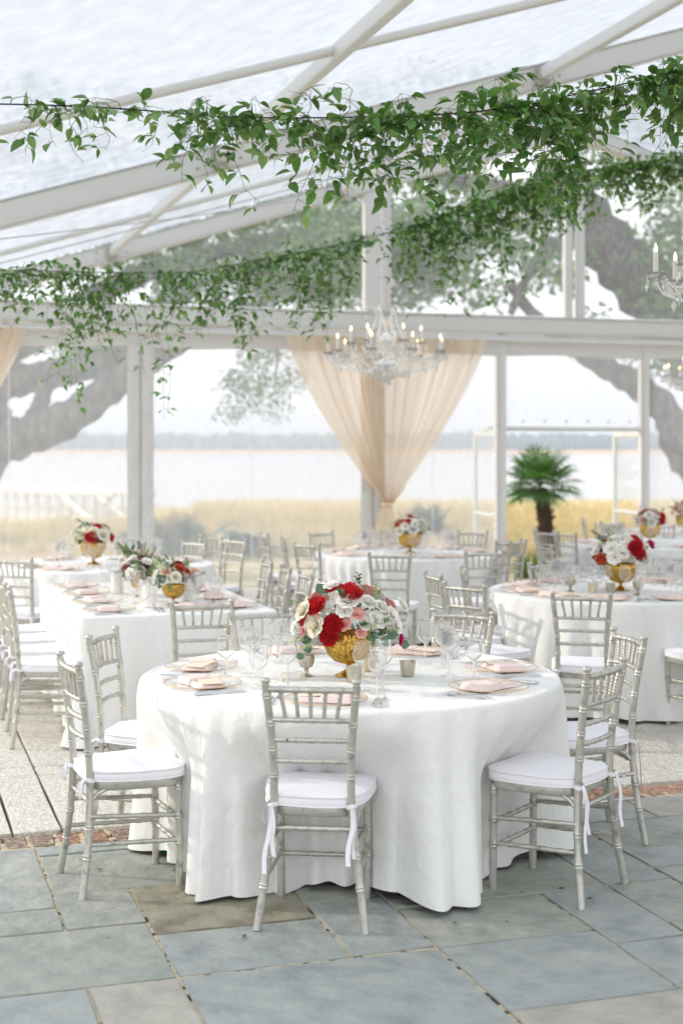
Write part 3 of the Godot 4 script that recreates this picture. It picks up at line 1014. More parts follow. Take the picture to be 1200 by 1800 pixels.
func oaks() -> void:
	var cl := clump_mesh(3)
	var cl2 := clump_mesh(9, 50, 0.15)
	# one on the boardwalk side, its trunk leaning in and two limbs reaching along the gable
	rng.seed = 31
	var t := thing("live_oak_tree", "gnarled live oak with forked low limbs in front of the boardwalk", "tree", W(-9.2, 30.0, -0.6))
	var m := MB.new()
	limb(m, [Vector3(0.4, -0.3, 0), Vector3(0.9, 1.3, 0.1), Vector3(1.6, 2.35, 0.2), Vector3(1.5, 3.4, 0.3), Vector3(0.7, 4.9, 0.0), Vector3(0.2, 6.6, 0.0)], 0.85, 0.42)
	put("trunk", m.mesh(), M.bark, t)
	for q in [[[Vector3(1.3, 2.2, 0.2), Vector3(2.4, 2.55, 0.5), Vector3(3.5, 2.95, 0.7), Vector3(4.6, 3.75, 0.6), Vector3(6.0, 4.7, 0.3), Vector3(7.6, 5.4, 0.0)], 0.5, 0.16], [[Vector3(1.4, 3.3, 0.3), Vector3(2.2, 3.75, 0.1), Vector3(3.3, 3.95, 0.2), Vector3(4.8, 4.5, 0.2), Vector3(6.2, 5.9, 0.0)], 0.42, 0.14], [[Vector3(2.6, 2.7, 0.5), Vector3(2.95, 3.3, 0.4), Vector3(3.0, 3.8, 0.3)], 0.2, 0.16], [[Vector3(1.2, 3.9, 0.2), Vector3(2.6, 4.7, -0.3), Vector3(4.4, 5.9, -0.6), Vector3(6.5, 6.6, -0.8), Vector3(9.0, 7.2, -0.6)], 0.36, 0.1], [[Vector3(0.6, 5.0, 0.0), Vector3(-1.5, 6.2, 0.5), Vector3(-3.5, 7.0, 1.0)], 0.35, 0.1], [[Vector3(0.2, 6.4, 0.0), Vector3(1.2, 8.0, 0.4), Vector3(3.5, 9.0, 0.3)], 0.35, 0.1]]:
		m = MB.new()
		limb(m, q[0], q[1], q[2], 10)
		put("limb", m.mesh(), M.bark, t)
	crown(t, cl, M.oak0, [[Vector3(6.5, 6.4, -0.3), Vector3(3.6, 1.2, 2.0)], [Vector3(9.6, 6.6, 0.0), Vector3(2.6, 1.3, 2.0)], [Vector3(1.0, 4.6, 0.4), Vector3(2.2, 0.9, 1.6), 0.55], [Vector3(4.0, 4.6, 0.2), Vector3(2.0, 0.55, 1.4), 0.3], [Vector3(2.5, 8.6, 0.2), Vector3(4.5, 1.6, 3.0)], [Vector3(-2.5, 7.2, 0.6), Vector3(3.0, 1.6, 2.6)], [Vector3(8.0, 8.6, 0), Vector3(3.6, 1.5, 2.5)], [Vector3(7.1, 3.7, 0.2), Vector3(0.45, 0.9, 0.6), 0.09]], 100)
	# one beyond the doors, its trunk outside the picture and a heavy limb slanting across the gable
	t = thing("live_oak_tree", "massive live oak leaning over the open doors with a thick slanting limb", "tree", W(8.9, 29.0, -0.4))
	m = MB.new()
	limb(m, [Vector3(0.6, -0.3, 0), Vector3(-0.3, 1.7, 0.2), Vector3(-0.9, 2.9, 0.2), Vector3(-1.5, 3.9, 0.0), Vector3(-2.3, 5.1, -0.2), Vector3(-3.6, 6.6, -0.5), Vector3(-4.6, 8.0, -0.6)], 0.95, 0.5)
	put("trunk", m.mesh(), M.bark, t)
	for q in [[[Vector3(-0.1, 0.9, 0.1), Vector3(-1.3, 1.4, 0.3), Vector3(-2.1, 2.1, 0.5), Vector3(-2.4, 2.85, 0.6), Vector3(-3.0, 3.4, 0.7), Vector3(-3.8, 3.85, 0.8), Vector3(-4.9, 4.6, 0.9), Vector3(-5.6, 5.4, 1.0)], 0.46, 0.09], [[Vector3(-3.2, 6.2, -0.4), Vector3(-4.5, 6.3, 0.4), Vector3(-5.2, 5.6, 1.0), Vector3(-5.6, 4.8, 1.2)], 0.22, 0.07], [[Vector3(-3.9, 7.0, -0.5), Vector3(-6.0, 7.6, -0.4), Vector3(-8.5, 8.0, 0.0)], 0.3, 0.1], [[Vector3(-0.6, 3.2, 0.2), Vector3(1.4, 5.2, 0.0), Vector3(2.0, 7.6, 0.0)], 0.55, 0.2]]:
		m = MB.new()
		limb(m, q[0], q[1], q[2], 10)
		put("limb", m.mesh(), M.bark, t)
	crown(t, cl2, M.oak1, [[Vector3(-6.4, 6.2, 0.4), Vector3(2.6, 1.1, 1.8)], [Vector3(-8.6, 5.9, 0.3), Vector3(1.8, 1.1, 1.6), 0.7], [Vector3(-3.0, 5.3, 1.0), Vector3(1.2, 1.0, 1.0), 0.14], [Vector3(-1.2, 6.6, 0.3), Vector3(2.2, 0.9, 1.8), 0.6], [Vector3(-6.0, 8.6, 0), Vector3(4.0, 1.4, 2.6)], [Vector3(0.5, 8.3, 0), Vector3(3.6, 1.6, 2.6)], [Vector3(-3.2, 4.1, 0.9), Vector3(1.2, 0.4, 0.7), 0.15]], 90)
	# a distant one whose twigs hang into the pane beside the drape
	t = thing("live_oak_tree", "thin-foliaged oak sprays hanging beyond the pane beside the peach drape", "tree", W(-1.6, 36.0, -0.6))
	m = MB.new()
	limb(m, [Vector3(-1.2, 8.4, 0.0), Vector3(-0.3, 6.6, 0.1), Vector3(0.0, 5.2, 0.2), Vector3(-0.1, 3.8, 0.1)], 0.10, 0.02, 6)
	put("limb", m.mesh(), M.bark, t)
	m = MB.new()
	limb(m, [Vector3(-3.5, -0.6, -1.5), Vector3(-3.5, 2.2, -1.4), Vector3(-3.3, 5.4, -0.9), Vector3(-2.2, 7.6, -0.4), Vector3(-1.1, 8.5, 0.0)], 0.16, 0.11, 8)
	put("trunk", m.mesh(), M.bark, t)
	crown(t, cl, M.oak0, [[Vector3(-0.1, 4.3, 0.1), Vector3(0.75, 1.3, 0.6), 0.07], [Vector3(0.4, 7.4, 0.2), Vector3(3.0, 1.4, 1.6), 0.5], [Vector3(-0.6, 9.2, 0.2), Vector3(3.4, 1.4, 2.0), 0.5]], 220)
	# outside the picture: the tree that keeps the sun off the near bluestone
	t = thing("live_oak_tree", "low spreading live oak outside the tent that shades the bluestone", "tree", W(-12.5, 4.7, -0.14))
	m = MB.new()
	limb(m, [Vector3(0, -0.2, 0), Vector3(0.2, 1.5, 0), Vector3(-0.3, 3.5, 0.2), Vector3(0.2, 5.5, 0)], 0.6, 0.25)
	put("trunk", m.mesh(), M.bark, t)
	crown(t, cl2, M.oak0, [[Vector3(0, 5.2, -0.2), Vector3(2.4, 2.8, 2.9), 1.5], [Vector3(0.3, 3.6, 0.4), Vector3(1.8, 1.6, 2.8)], [Vector3(-0.3, 6.4, 0.2), Vector3(2.6, 2.0, 2.8)], [Vector3(0.4, 5.4, 1.5), Vector3(2.0, 2.6, 2.0)]], 700)


# ---------------------------------------------------------------- chairs

func turned(m: MB, pts: Array, r: float, rings: Array, seg := 8) -> void:
	# a turned rod along a path of points: pairs of raised rings at the given fractions, like bamboo joints
	var c := Curve3D.new()
	for i in pts.size():
		var tg: Vector3 = (pts[mini(i + 1, pts.size() - 1)] - pts[maxi(i - 1, 0)]) / 6.0
		c.add_point(pts[i], -tg, tg)
	c.bake_interval = 0.01
	var len := c.get_baked_length()
	var fs := [[0.0, r], [1.0, r]]
	for i in 9:
		fs.append([0.02 + 0.96 * i / 8.0, r])
	var w := 0.0055 / len
	for f in rings:
		for k in [[-2.2, 1.0], [-1.7, 1.20], [-0.7, 1.20], [-0.25, 1.04], [0.25, 1.04], [0.7, 1.20], [1.7, 1.20], [2.2, 1.0]]:
			fs.append([clampf(f + k[0] * w, 0.0, 1.0), r * k[1]])
	fs.sort_custom(func(a, b): return a[0] < b[0])
	var out := []
	var rad := []
	var last := -1.0
	for f in fs:
		if f[0] - last < 1e-4:
			continue
		var near := false
		if f[1] == r:
			for g in rings:
				if absf(g - f[0]) < 2.1 * w:
					near = true
		if near:
			continue
		last = f[0]
		out.append(c.sample_baked(len * f[0], true))
		rad.append(f[1])
	m.tube(out, rad, seg)


func make_chair(kind: int) -> Node3D:
	# origin on the floor under the seat; the sitter faces -z, the back stands at +z
	var t := Node3D.new()
	t.name = "ballroom_chair"
	for s in [-1, 1]:
		var m := MB.new()
		turned(m, [Vector3(0.198 * s, 0, 0.238), Vector3(0.176 * s, 0.16, 0.214), Vector3(0.150 * s, 0.36, 0.197), Vector3(0.141 * s, 0.50, 0.197), Vector3(0.146 * s, 0.68, 0.212), Vector3(0.166 * s, 0.893, 0.245)], 0.0152, [0.175, 0.30, 0.505, 0.625, 0.735, 0.84, 0.955], 10)
		put("back_post", m.mesh(), M.silver, t)
		var q := MB.new()
		q.lathe([Vector2(0.0, 0.0), Vector2(0.0135, 0.0), Vector2(0.0135, 0.004), Vector2(0.011, 0.007), Vector2(0.0165, 0.013), Vector2(0.0185, 0.019), Vector2(0.0155, 0.026), Vector2(0.008, 0.030), Vector2(0.0, 0.031)], 10)
		put("finial", q.mesh(), M.silver, t, Transform3D(Basis(), Vector3(0.166 * s, 0.892, 0.245)))
		m = MB.new()
		turned(m, [Vector3(0.168 * s, 0.0, -0.163), Vector3(0.170 * s, 0.2, -0.161), Vector3(0.172 * s, 0.425, -0.157)], 0.0158, [0.42, 0.66, 0.93], 10)
		put("front_leg", m.mesh(), M.silver, t)
		for e in [[0.198 * s, 0.238], [0.168 * s, -0.163]]:
			m = MB.new()
			m.tube([Vector3(e[0], -0.001, e[1]), Vector3(e[0], 0.008, e[1])], 0.0135, 10)
			put("rubber_foot", m.mesh(), M.rubber, t)
		for y in [[0.185, 0.20], [0.285, 0.31]]:
			m = MB.new()
			turned(m, [Vector3(0.169 * s, y[0], -0.161), Vector3(0.164 * s, (y[0] + y[1]) / 2, 0.02), Vector3(0.163 * s, y[1], 0.203)], 0.0095, [0.2, 0.4, 0.6, 0.8])
			put("side_rung", m.mesh(), M.silver, t)
		# corner brace under the seat
		m = MB.new()
		m.tube([Vector3(0.150 * s, 0.36, 0.198), Vector3(0.150 * s, 0.395, 0.165), Vector3(0.15 * s, 0.415, 0.125)], 0.009, 6)
		put("brace", m.mesh(), M.silver, t)
	for r in [[0.17, -0.162, 0.17], [0.27, -0.160, 0.17], [0.365, 0.197, 0.150]]:
		var m := MB.new()
		turned(m, [Vector3(-r[2], r[0], r[1]), Vector3(0, r[0], r[1]), Vector3(r[2], r[0], r[1])], 0.0095, [0.2, 0.4, 0.6, 0.8])
		put("cross_rung", m.mesh(), M.silver, t)
	for y in [[0.878, 0.242, 0.162, 0.0115], [0.765, 0.224, 0.152, 0.0095], [0.690, 0.213, 0.147, 0.0095], [0.612, 0.205, 0.143, 0.0095]]:
		var m := MB.new()
		turned(m, [Vector3(-y[2], y[0], y[1]), Vector3(0, y[0] + 0.003, y[1] + 0.018), Vector3(y[2], y[0], y[1])], y[3], [0.17, 0.335, 0.5, 0.665, 0.83])
		put("back_rail", m.mesh(), M.silver, t)
	for k in 5:
		var m := MB.new()
		var a := k - 2.0
		var bow := 0.017 * (1.0 - absf(a) * 0.22)
		turned(m, [Vector3(a * 0.056, 0.878, 0.242 + bow), Vector3(a * 0.0505, 0.82, 0.233 + bow), Vector3(a * 0.046, 0.765, 0.224 + bow)], 0.0068, [0.3, 0.54, 0.76], 7)
		put("spindle", m.mesh(), M.silver, t)
	# seat frame: a rounded trapezoid
	var f := MB.new()
	f.sheet([seat_ring(0.0, 0.435), seat_ring(0.004, 0.44), seat_ring(0.004, 0.415), seat_ring(-0.006, 0.405)], true)
	f.disc(seat_ring(0.0, 0.435), Vector3(0, 0.435, 0), false)
	f.disc(seat_ring(-0.006, 0.405), Vector3(0, 0.405, 0), true)
	put("seat", f.mesh(), M.silver, t)
	# cushion with a welt along its upper and lower edge
	var cu := MB.new()
	var rows := []
	for q in [[-0.02, 0.437], [0.006, 0.440], [0.014, 0.446], [0.016, 0.458], [0.015, 0.471], [0.012, 0.4775], [0.0145, 0.4805], [0.012, 0.484], [0.004, 0.4835], [-0.02, 0.488], [-0.06, 0.493], [-0.11, 0.496], [-0.16, 0.497]]:
		rows.append(seat_ring(q[0], q[1]))
	cu.sheet(rows, true)
	cu.disc(rows[-1], Vector3(0, 0.497, 0), false)
	for a in cu.v.size():
		cu.v[a] = cu.v[a] + Vector3(0, 0.003 * sin(cu.v[a].x * 17.0 + 1.0) * cos(cu.v[a].z * 13.0), 0)
	var cush := put("cushion", cu.mesh(), M.cushion, t)
	for y in [0.4805, 0.4455]:
		var pp := MB.new()
		var ring := seat_ring(0.0145, y)
		ring.append(ring[0])
		for a in ring.size():
			ring[a] = ring[a] + Vector3(0, 0.003 * sin(ring[a].x * 17.0 + 1.0) * cos(ring[a].z * 13.0), 0)
		pp.tube(ring, 0.0032, 6, false)
		put("piping", pp.mesh(), M.ribbon, cush)
	for s in [-1, 1]:
		rng.seed = 40 + s + kind * 10
		var m := MB.new()
		var c := Vector3(0.144 * s, 0.452, 0.197)
		var band := []
		for k in 13:
			var w := TAU * k / 12.0
			band.append(c + Vector3(cos(w) * 0.021, 0.004 * sin(w * 2.0), sin(w) * 0.021))
		ribbon(m, band, Vector3.UP, 0.016)
		m.box(c + Vector3(0.006 * s, -0.002, 0.024), Vector3(0.016, 0.02, 0.012), Basis(Vector3.FORWARD, 0.4), 0.005)
		var k0 := c + Vector3(0.006 * s, -0.002, 0.026)
		for q in [[0.030, -0.055, 0.02, 1], [-0.030, -0.065, 0.012, 1], [0.014, -0.20, 0.016, 0], [-0.012, -0.165, 0.022, 0]]:
			if q[3] == 1 and rng.randf() < 0.35:
				continue
			var e := k0 + Vector3(q[0] * s * R(0.4, 1.5), q[1] * R(0.6, 1.35), q[2] * R(0.5, 1.6))
			if q[3] == 1:
				ribbon(m, [k0, k0 + Vector3(q[0] * s * 0.9, q[1] * 0.15, q[2] * 0.9), e, k0 + Vector3(q[0] * s * 0.25, q[1] * 0.75, q[2] * 0.6), k0], Vector3(0, 0.35, 1).normalized(), 0.014)
			else:
				ribbon(m, [k0, k0.lerp(e, 0.35) + Vector3(0.006, 0, 0.006), k0.lerp(e, 0.7) - Vector3(0.005, 0, 0), e], Vector3(1, 0, 0.25).normalized(), 0.018)
		put("tie", m.mesh(), M.ribbon, t)
	return t


func ribbon(m: MB, pts: Array, across: Vector3, w: float) -> void:
	var c := Curve3D.new()
	for i in pts.size():
		var tg: Vector3 = (pts[mini(i + 1, pts.size() - 1)] - pts[maxi(i - 1, 0)]) / 5.0
		c.add_point(pts[i], -tg, tg)
	c.bake_interval = 0.004
	var rows := []
	for i in 13:
		var q := c.sample_baked(c.get_baked_length() * i / 12.0, true)
		rows.append([q - across * w * 0.5, q + across * w * 0.15 + across.cross(Vector3.UP) * 0.001, q + across * w * 0.5])
	m.sheet(rows)


func seat_ring(grow: float, y: float) -> Array:
	# wide and rounded in front (-z), narrow behind
	var out := []
	for k in 44:
		var w := -TAU * k / 44.0
		var cx := signf(cos(w)) * pow(absf(cos(w)), 0.42)
		var cz := signf(sin(w)) * pow(absf(sin(w)), 0.42)
		var half := lerpf(0.205, 0.162, (cz + 1.0) / 2.0)
		out.append(Vector3(cx * (half + grow), y, 0.004 + cz * (0.185 + grow)))
	return out


# ---------------------------------------------------------------- tables

const TOP := 0.762


func round_cloth(rad: float, seed_: int, dents: Array) -> ArrayMesh:
	# dents: [angle, half width, how far the seat presses the cloth in]
	rng.seed = seed_
	var p := []
	for k in 6:
		p.append(R(0, TAU))
	var m := MB.new()
	var n := 300
	var rows := []
	for i in 38:
		var row := []
		for j in n:
			var a := TAU * j / n
			var r := 0.0
			var y := TOP
			if i < 5:
				r = rad * [0.25, 0.55, 0.8, 0.93, 0.982][i]
				y = TOP + 0.0012 * sin(a * 3.0 + r * 9.0)
			elif i < 9:
				var w := (i - 4) / 4.0 * PI / 2.0
				r = rad - 0.018 + 0.018 * sin(w) + 0.002
				y = TOP - 0.018 + 0.018 * cos(w)
			else:
				var f := (i - 8) / 29.0
				var hem := 0.024 + 0.016 * sin(a * 5.0 + p[4]) + 0.010 * sin(a * 17.0 + p[5])
				y = lerpf(TOP - 0.018, hem, f)
				var x: float = a * 16.0 + p[0] + 2.4 * sin(a * 2.0 + p[1]) + 0.8 * sin(a * 5.0 + p[2])
				var k: float = sqrt(pow(sin(x), 2.0) + 0.012)
				var amp: float = 0.85 + 0.4 * sin(a * 3.0 + p[3]) * sin(a * 8.0 + p[4])
				var bulge := 0.0
				var dent := 0.0
				for q in dents:
					var da := absf(angle_difference(a, q[0]))
					dent = maxf(dent, q[2] * exp(-pow(da / q[1], 4.0)))
				var at: float = smoothstep(0.05, 0.42, f)
				bulge = 0.05 * f * (1.0 - clampf(dent * 6.0, 0.0, 1.0))
				r = rad + 0.004 + (0.003 + 0.1 * pow(f, 0.7)) * amp * (k - 0.5) * (1.0 - clampf(dent * 1.6, 0.0, 0.4)) + (0.001 + 0.011 * f) * sin(a * 27.0 + p[5] + 1.7 * sin(a * 6.0 + p[1])) + bulge - dent * (at + 0.12 * smoothstep(0.45, 1.0, f))
				# slanting pulls between fold and hem
				r += 0.003 * f * sin(a * 23.0 + y * 9.0 + p[3])
			row.append(Vector3(cos(a) * r, y, sin(a) * r))
		rows.append(row)
	m.sheet(rows, true)
	m.disc(rows[0], Vector3(0, TOP, 0), false)
	return m.mesh()


func long_cloth(hx: float, hz: float, seed_: int) -> ArrayMesh:
	rng.seed = seed_
	var p := []
	for k in 5:
		p.append(R(0, TAU))
	# rounded-rectangle outline by arc length
	var out := []
	var rc := 0.03
	for c in [[1, 1, 0.0], [-1, 1, PI / 2], [-1, -1, PI], [1, -1, PI * 1.5]]:
		for k in 9:
			var w: float = c[2] + PI / 2 * k / 8.0
			out.append([Vector3(c[0] * (hx - rc) + cos(w) * rc, 0, c[1] * (hz - rc) + sin(w) * rc), Vector3(cos(w), 0, sin(w)), 1.0])
		var nx: Array = {0: [-1, 1], 1: [-1, -1], 2: [1, -1], 3: [1, 1]}[out.size() / 9 % 4] if false else []
		var seg := 40
		var e: Vector3 = out[-1][0]
		var d: Vector3 = [Vector3(-1, 0, 0), Vector3(0, 0, -1), Vector3(1, 0, 0), Vector3(0, 0, 1)][[0.0, PI / 2, PI, PI * 1.5].find(c[2])]
		var len: float = 2.0 * ((hx if absf(d.x) > 0.5 else hz) - rc)
		var nn: Vector3 = out[-1][1]
		for k in range(1, seg):
			var f := float(k) / seg
			out.append([e + d * len * f, nn, pow(absf(2.0 * f - 1.0), 3.0)])
	var m := MB.new()
	var rows := []
	for i in 30:
		var row := []
		var s := 0.0
		for j in out.size():
			var o: Vector3 = out[j][0]
			var nrm: Vector3 = out[j][1]
			if j > 0:
				s += o.distance_to(out[j - 1][0])
			var y := TOP
			var push := 0.0
			if i < 3:
				o = o * [0.5, 0.85, 0.98][i]
			elif i < 6:
				var w := (i - 2) / 3.0 * PI / 2
				push = -0.012 + 0.012 * sin(w)
				y = TOP - 0.012 + 0.012 * cos(w)
			else:
				var f := (i - 5) / 24.0
				y = lerpf(TOP - 0.012, 0.02 + 0.012 * sin(s * 5.0 + p[0]), f)
				var k := sin(s * 10.0 + p[1] + sin(s * 3.7 + p[2])) + 0.5 * sin(s * 23.0 + p[3])
				push = (0.003 + 0.022 * f) * (k * 0.6 + 0.4) + 0.10 * out[j][2] * f * f * (1.0 if out[j][2] > 0.99 else 0.6)
			row.append(o + nrm * push + Vector3(0, y, 0))
		rows.append(row)
	m.sheet(rows, true)
	m.disc(rows[0], Vector3(0, TOP, 0), false)
	return m.mesh()


func table_frame(t: Node3D, rad: float) -> void:
	var m := MB.new()
	m.tube([Vector3(0, TOP - 0.035, 0), Vector3(0, TOP - 0.006, 0)], rad - 0.012, 48)
	put("tabletop", m.mesh(), M.pile, t)
	for k in 4:
		var a := PI / 4 + k * PI / 2
		m = MB.new()
		m.tube([Vector3(cos(a) * 0.34, 0, sin(a) * 0.34), Vector3(cos(a) * 0.34, TOP - 0.03, sin(a) * 0.34)], 0.015, 6)
		put("leg", m.mesh(), M.seam, t)


func build_shapes() -> void:
	# shared meshes of the things laid on the tables
	var m := MB.new()
	m.lathe([Vector2(0.0, 0.0035), Vector2(0.10, 0.0035), Vector2(0.118, 0.006), Vector2(0.150, 0.013), Vector2(0.163, 0.0145), Vector2(0.163, 0.0115), Vector2(0.150, 0.010), Vector2(0.118, 0.003), Vector2(0.10, 0.0005), Vector2(0.0, 0.0005)], 40)
	S.plate = m.mesh()
	m = MB.new()
	var ring := []
	for k in 49:
		ring.append(Vector3(cos(TAU * k / 48.0) * 0.163, 0.0135, sin(TAU * k / 48.0) * 0.163))
	m.tube(ring, 0.0019, 6, false)
	S.rim = m.mesh()
	# napkin: a soft folded packet with a flap wrapped over one end
	for k in 3:
		rng.seed = 90 + k
		S["napkin%d" % k] = [pillow(0.24 + R(-0.02, 0.015), 0.125, 0.021, 0.0, k), pillow(0.135, 0.131, 0.031, 0.0, k + 7), pillow(0.23, 0.118, 0.012, 0.0, k + 3)]
	m = MB.new()
	m.box(Vector3.ZERO, Vector3(0.16, 0.0012, 0.09), Basis(), 0.0003)
	S.card = m.mesh()
	# cutlery lies along z, handles towards the guest (+z)
	m = MB.new()
	m.sheet([[Vector3(-0.004, 0.004, -0.02), Vector3(0, 0.006, -0.02), Vector3(0.004, 0.004, -0.02)], [Vector3(-0.0035, 0.007, 0.03), Vector3(0, 0.009, 0.03), Vector3(0.0035, 0.007, 0.03)], [Vector3(-0.008, 0.004, 0.085), Vector3(0, 0.0065, 0.085), Vector3(0.008, 0.004, 0.085)], [Vector3(-0.007, 0.0025, 0.102), Vector3(0, 0.004, 0.104), Vector3(0.007, 0.0025, 0.102)]])
	S.fork_handle = m.mesh()
	m = MB.new()
	m.sheet([[Vector3(-0.004, 0.004, -0.02), Vector3(0, 0.0055, -0.02), Vector3(0.004, 0.004, -0.02)], [Vector3(-0.012, 0.003, -0.045), Vector3(0, 0.0025, -0.045), Vector3(0.012, 0.003, -0.045)], [Vector3(-0.0125, 0.005, -0.062), Vector3(0, 0.0045, -0.062), Vector3(0.0125, 0.005, -0.062)]])
	for k in 4:
		var x := -0.0105 + 0.007 * k
		m.tube([Vector3(x, 0.005, -0.06), Vector3(x, 0.009, -0.085), Vector3(x, 0.006, -0.105)], [0.002, 0.0016, 0.0008], 4, false)
	S.fork_head = m.mesh()
	m = MB.new()
	m.tube([Vector3(0, 0.006, 0.0), Vector3(0, 0.006, 0.03), Vector3(0, 0.0065, 0.08), Vector3(0, 0.006, 0.105)], [0.0045, 0.005, 0.007, 0.0055], 8)
	S.knife_handle = m.mesh()
	m = MB.new()
	m.sheet([[Vector3(-0.004, 0.006, 0.0), Vector3(0, 0.0075, 0), Vector3(0.004, 0.006, 0)], [Vector3(-0.0105, 0.0045, -0.03), Vector3(0, 0.0065, -0.03), Vector3(0.006, 0.006, -0.03)], [Vector3(-0.011, 0.0035, -0.09), Vector3(0, 0.0055, -0.09), Vector3(0.006, 0.005, -0.09)], [Vector3(-0.003, 0.0025, -0.118), Vector3(0.002, 0.003, -0.12), Vector3(0.005, 0.0035, -0.118)]])
	S.knife_blade = m.mesh()
	# stemware: bowls are thin sheets, stems and feet solid
	for g in [["wine", 0.098, 0.205, 0.041, 0.033], ["goblet", 0.075, 0.175, 0.039, 0.036], ["flute", 0.085, 0.215, 0.033, 0.025]]:
		var y0: float = g[1]
		var y1: float = g[2]
		var r: float = g[3]
		var rt: float = g[4]
		m = MB.new()
		var prof := []
		for k in 13:
			var f := k / 12.0
			var rr := r * sin(clampf(f / 0.42, 0, 1) * PI / 2) if f < 0.42 else lerpf(r, rt, smoothstep(0.42, 1.0, f))
			prof.append(Vector2(maxf(rr, 0.003), lerpf(y0, y1, f if f > 0.3 else pow(f / 0.3, 1.5) * 0.3)))
		for q in range(12, -1, -1):
			prof.append(Vector2(maxf(prof[q].x - 0.0009, 0.0015), prof[q].y + (0.0012 if q < 4 else 0.0)))
		m.lathe(prof, 20)
		S[g[0] + "_bowl"] = m.mesh()
		m = MB.new()
		m.lathe([Vector2(0.0025, y0 + 0.004), Vector2(0.006, y0), Vector2(0.0042, y0 - 0.012), Vector2(0.0036, y0 * 0.55), Vector2(0.0044, 0.018), Vector2(0.007, 0.008)], 10)
		S[g[0] + "_stem"] = m.mesh()
		m = MB.new()
		m.lathe([Vector2(0.0065, 0.0085), Vector2(0.012, 0.0045), Vector2(0.033, 0.0022), Vector2(0.0345, 0.0012), Vector2(0.033, 0.0004), Vector2(0.0, 0.0004)], 20)
		S[g[0] + "_foot"] = m.mesh()
	# compote: fluted bowl on a stem and a lobed foot
	m = MB.new()
	m.lathe([Vector2(0.012, 0.052), Vector2(0.03, 0.054), Vector2(0.064, 0.066), Vector2(0.090, 0.092), Vector2(0.103, 0.128), Vector2(0.104, 0.165), Vector2(0.099, 0.190), Vector2(0.096, 0.190), Vector2(0.1, 0.165), Vector2(0.09, 0.10), Vector2(0.05, 0.068), Vector2(0.0, 0.062)], 72, Vector3.ZERO, 24, 0.10)
	S.compote_bowl = m.mesh()
	m = MB.new()
	m.lathe([Vector2(0.0, 0.0005), Vector2(0.060, 0.0005), Vector2(0.061, 0.004), Vector2(0.045, 0.012), Vector2(0.022, 0.024), Vector2(0.012, 0.034), Vector2(0.0145, 0.040), Vector2(0.011, 0.045), Vector2(0.016, 0.052), Vector2(0.022, 0.055)], 48, Vector3.ZERO, 16, 0.08)
	S.compote_foot = m.mesh()
	m = MB.new()
	m.lathe([Vector2(0.0, 0.0005), Vector2(0.024, 0.0005), Vector2(0.027, 0.004), Vector2(0.031, 0.03), Vector2(0.0345, 0.066), Vector2(0.033, 0.067), Vector2(0.0285, 0.03), Vector2(0.023, 0.008), Vector2(0.0, 0.007)], 36, Vector3.ZERO, 18, 0.05)
	S.votive = m.mesh()
	m = MB.new()
	m.lathe([Vector2(0.0, 0.0005), Vector2(0.028, 0.0005), Vector2(0.029, 0.003), Vector2(0.012, 0.010), Vector2(0.008, 0.018), Vector2(0.010, 0.034), Vector2(0.026, 0.041), Vector2(0.034, 0.06), Vector2(0.035, 0.082), Vector2(0.033, 0.092), Vector2(0.0315, 0.092), Vector2(0.031, 0.06), Vector2(0.02, 0.046), Vector2(0.0, 0.044)], 40, Vector3.ZERO, 20, 0.07)
	S.goblet_votive = m.mesh()
	m = MB.new()
	m.lathe([Vector2(0.0, 0.0005), Vector2(0.037, 0.0005), Vector2(0.040, 0.004), Vector2(0.040, 0.125), Vector2(0.038, 0.129), Vector2(0.02, 0.126), Vector2(0.0, 0.125)], 24)
	S.pillar = m.mesh()
	m = MB.new()
	m.lathe([Vector2(0.0, 0.0005), Vector2(0.03, 0.0005), Vector2(0.037, 0.01), Vector2(0.039, 0.06), Vector2(0.032, 0.11), Vector2(0.036, 0.14), Vector2(0.034, 0.14), Vector2(0.03, 0.11), Vector2(0.0, 0.02)], 24)
	S.vase = m.mesh()
	m = MB.new()
	m.tube([Vector3(0, 0, 0), Vector3(0, 0.012, 0)], 0.0015, 5)
	S.wick = m.mesh()


var S := {}


func pillow(sx: float, sz: float, h: float, lift: float, k: int) -> ArrayMesh:
	var m := MB.new()
	var n := 16
	for side in [1, 0]:
		var rows := []
		for i in n + 1:
			var row := []
			for j in n + 1:
				var x := 2.0 * i / n - 1.0
				var z := 2.0 * j / n - 1.0
				var e := pow(clampf(1.0 - pow(absf(x), 16.0), 0, 1), 0.4) * pow(clampf(1.0 - pow(absf(z), 10.0), 0, 1), 0.4)
				var y := (h * e * (0.86 + 0.10 * sin(x * 3.1 + k) * cos(z * 2.3 + k) + 0.05 * sin(x * 9.0 + z * 5.0 + k))) if side == 1 else 0.0
				var wob := 1.0 + 0.015 * sin(z * 4.0 + k * 1.7)
				row.append(Vector3(x * sx * 0.5 * wob, lift + y, z * sz * 0.5 * (1.0 + 0.03 * sin(x * 3.0 + k))))
			rows.append(row)
		if side == 0:
			for r in rows:
				r.reverse()
		m.sheet(rows)
	return m.mesh()


func stemware(kind: String, at: Vector3, where: String) -> void:
	var nm: String = {"wine": "wine_glass", "goblet": "water_goblet", "flute": "champagne_flute"}[kind]
	var wd: String = {"wine": "tall clear wine glass", "goblet": "squat clear water goblet", "flute": "slender clear champagne glass"}[kind]
	var t := thing(nm, wd + " standing on " + where, "glass", at, R(0, TAU), wd + " set on " + where)
	put("bowl", S[kind + "_bowl"], M.stem_glass, t)
	put("stem", S[kind + "_stem"], M.stem_glass, t)
	put("foot", S[kind + "_foot"], M.pane_glass, t)


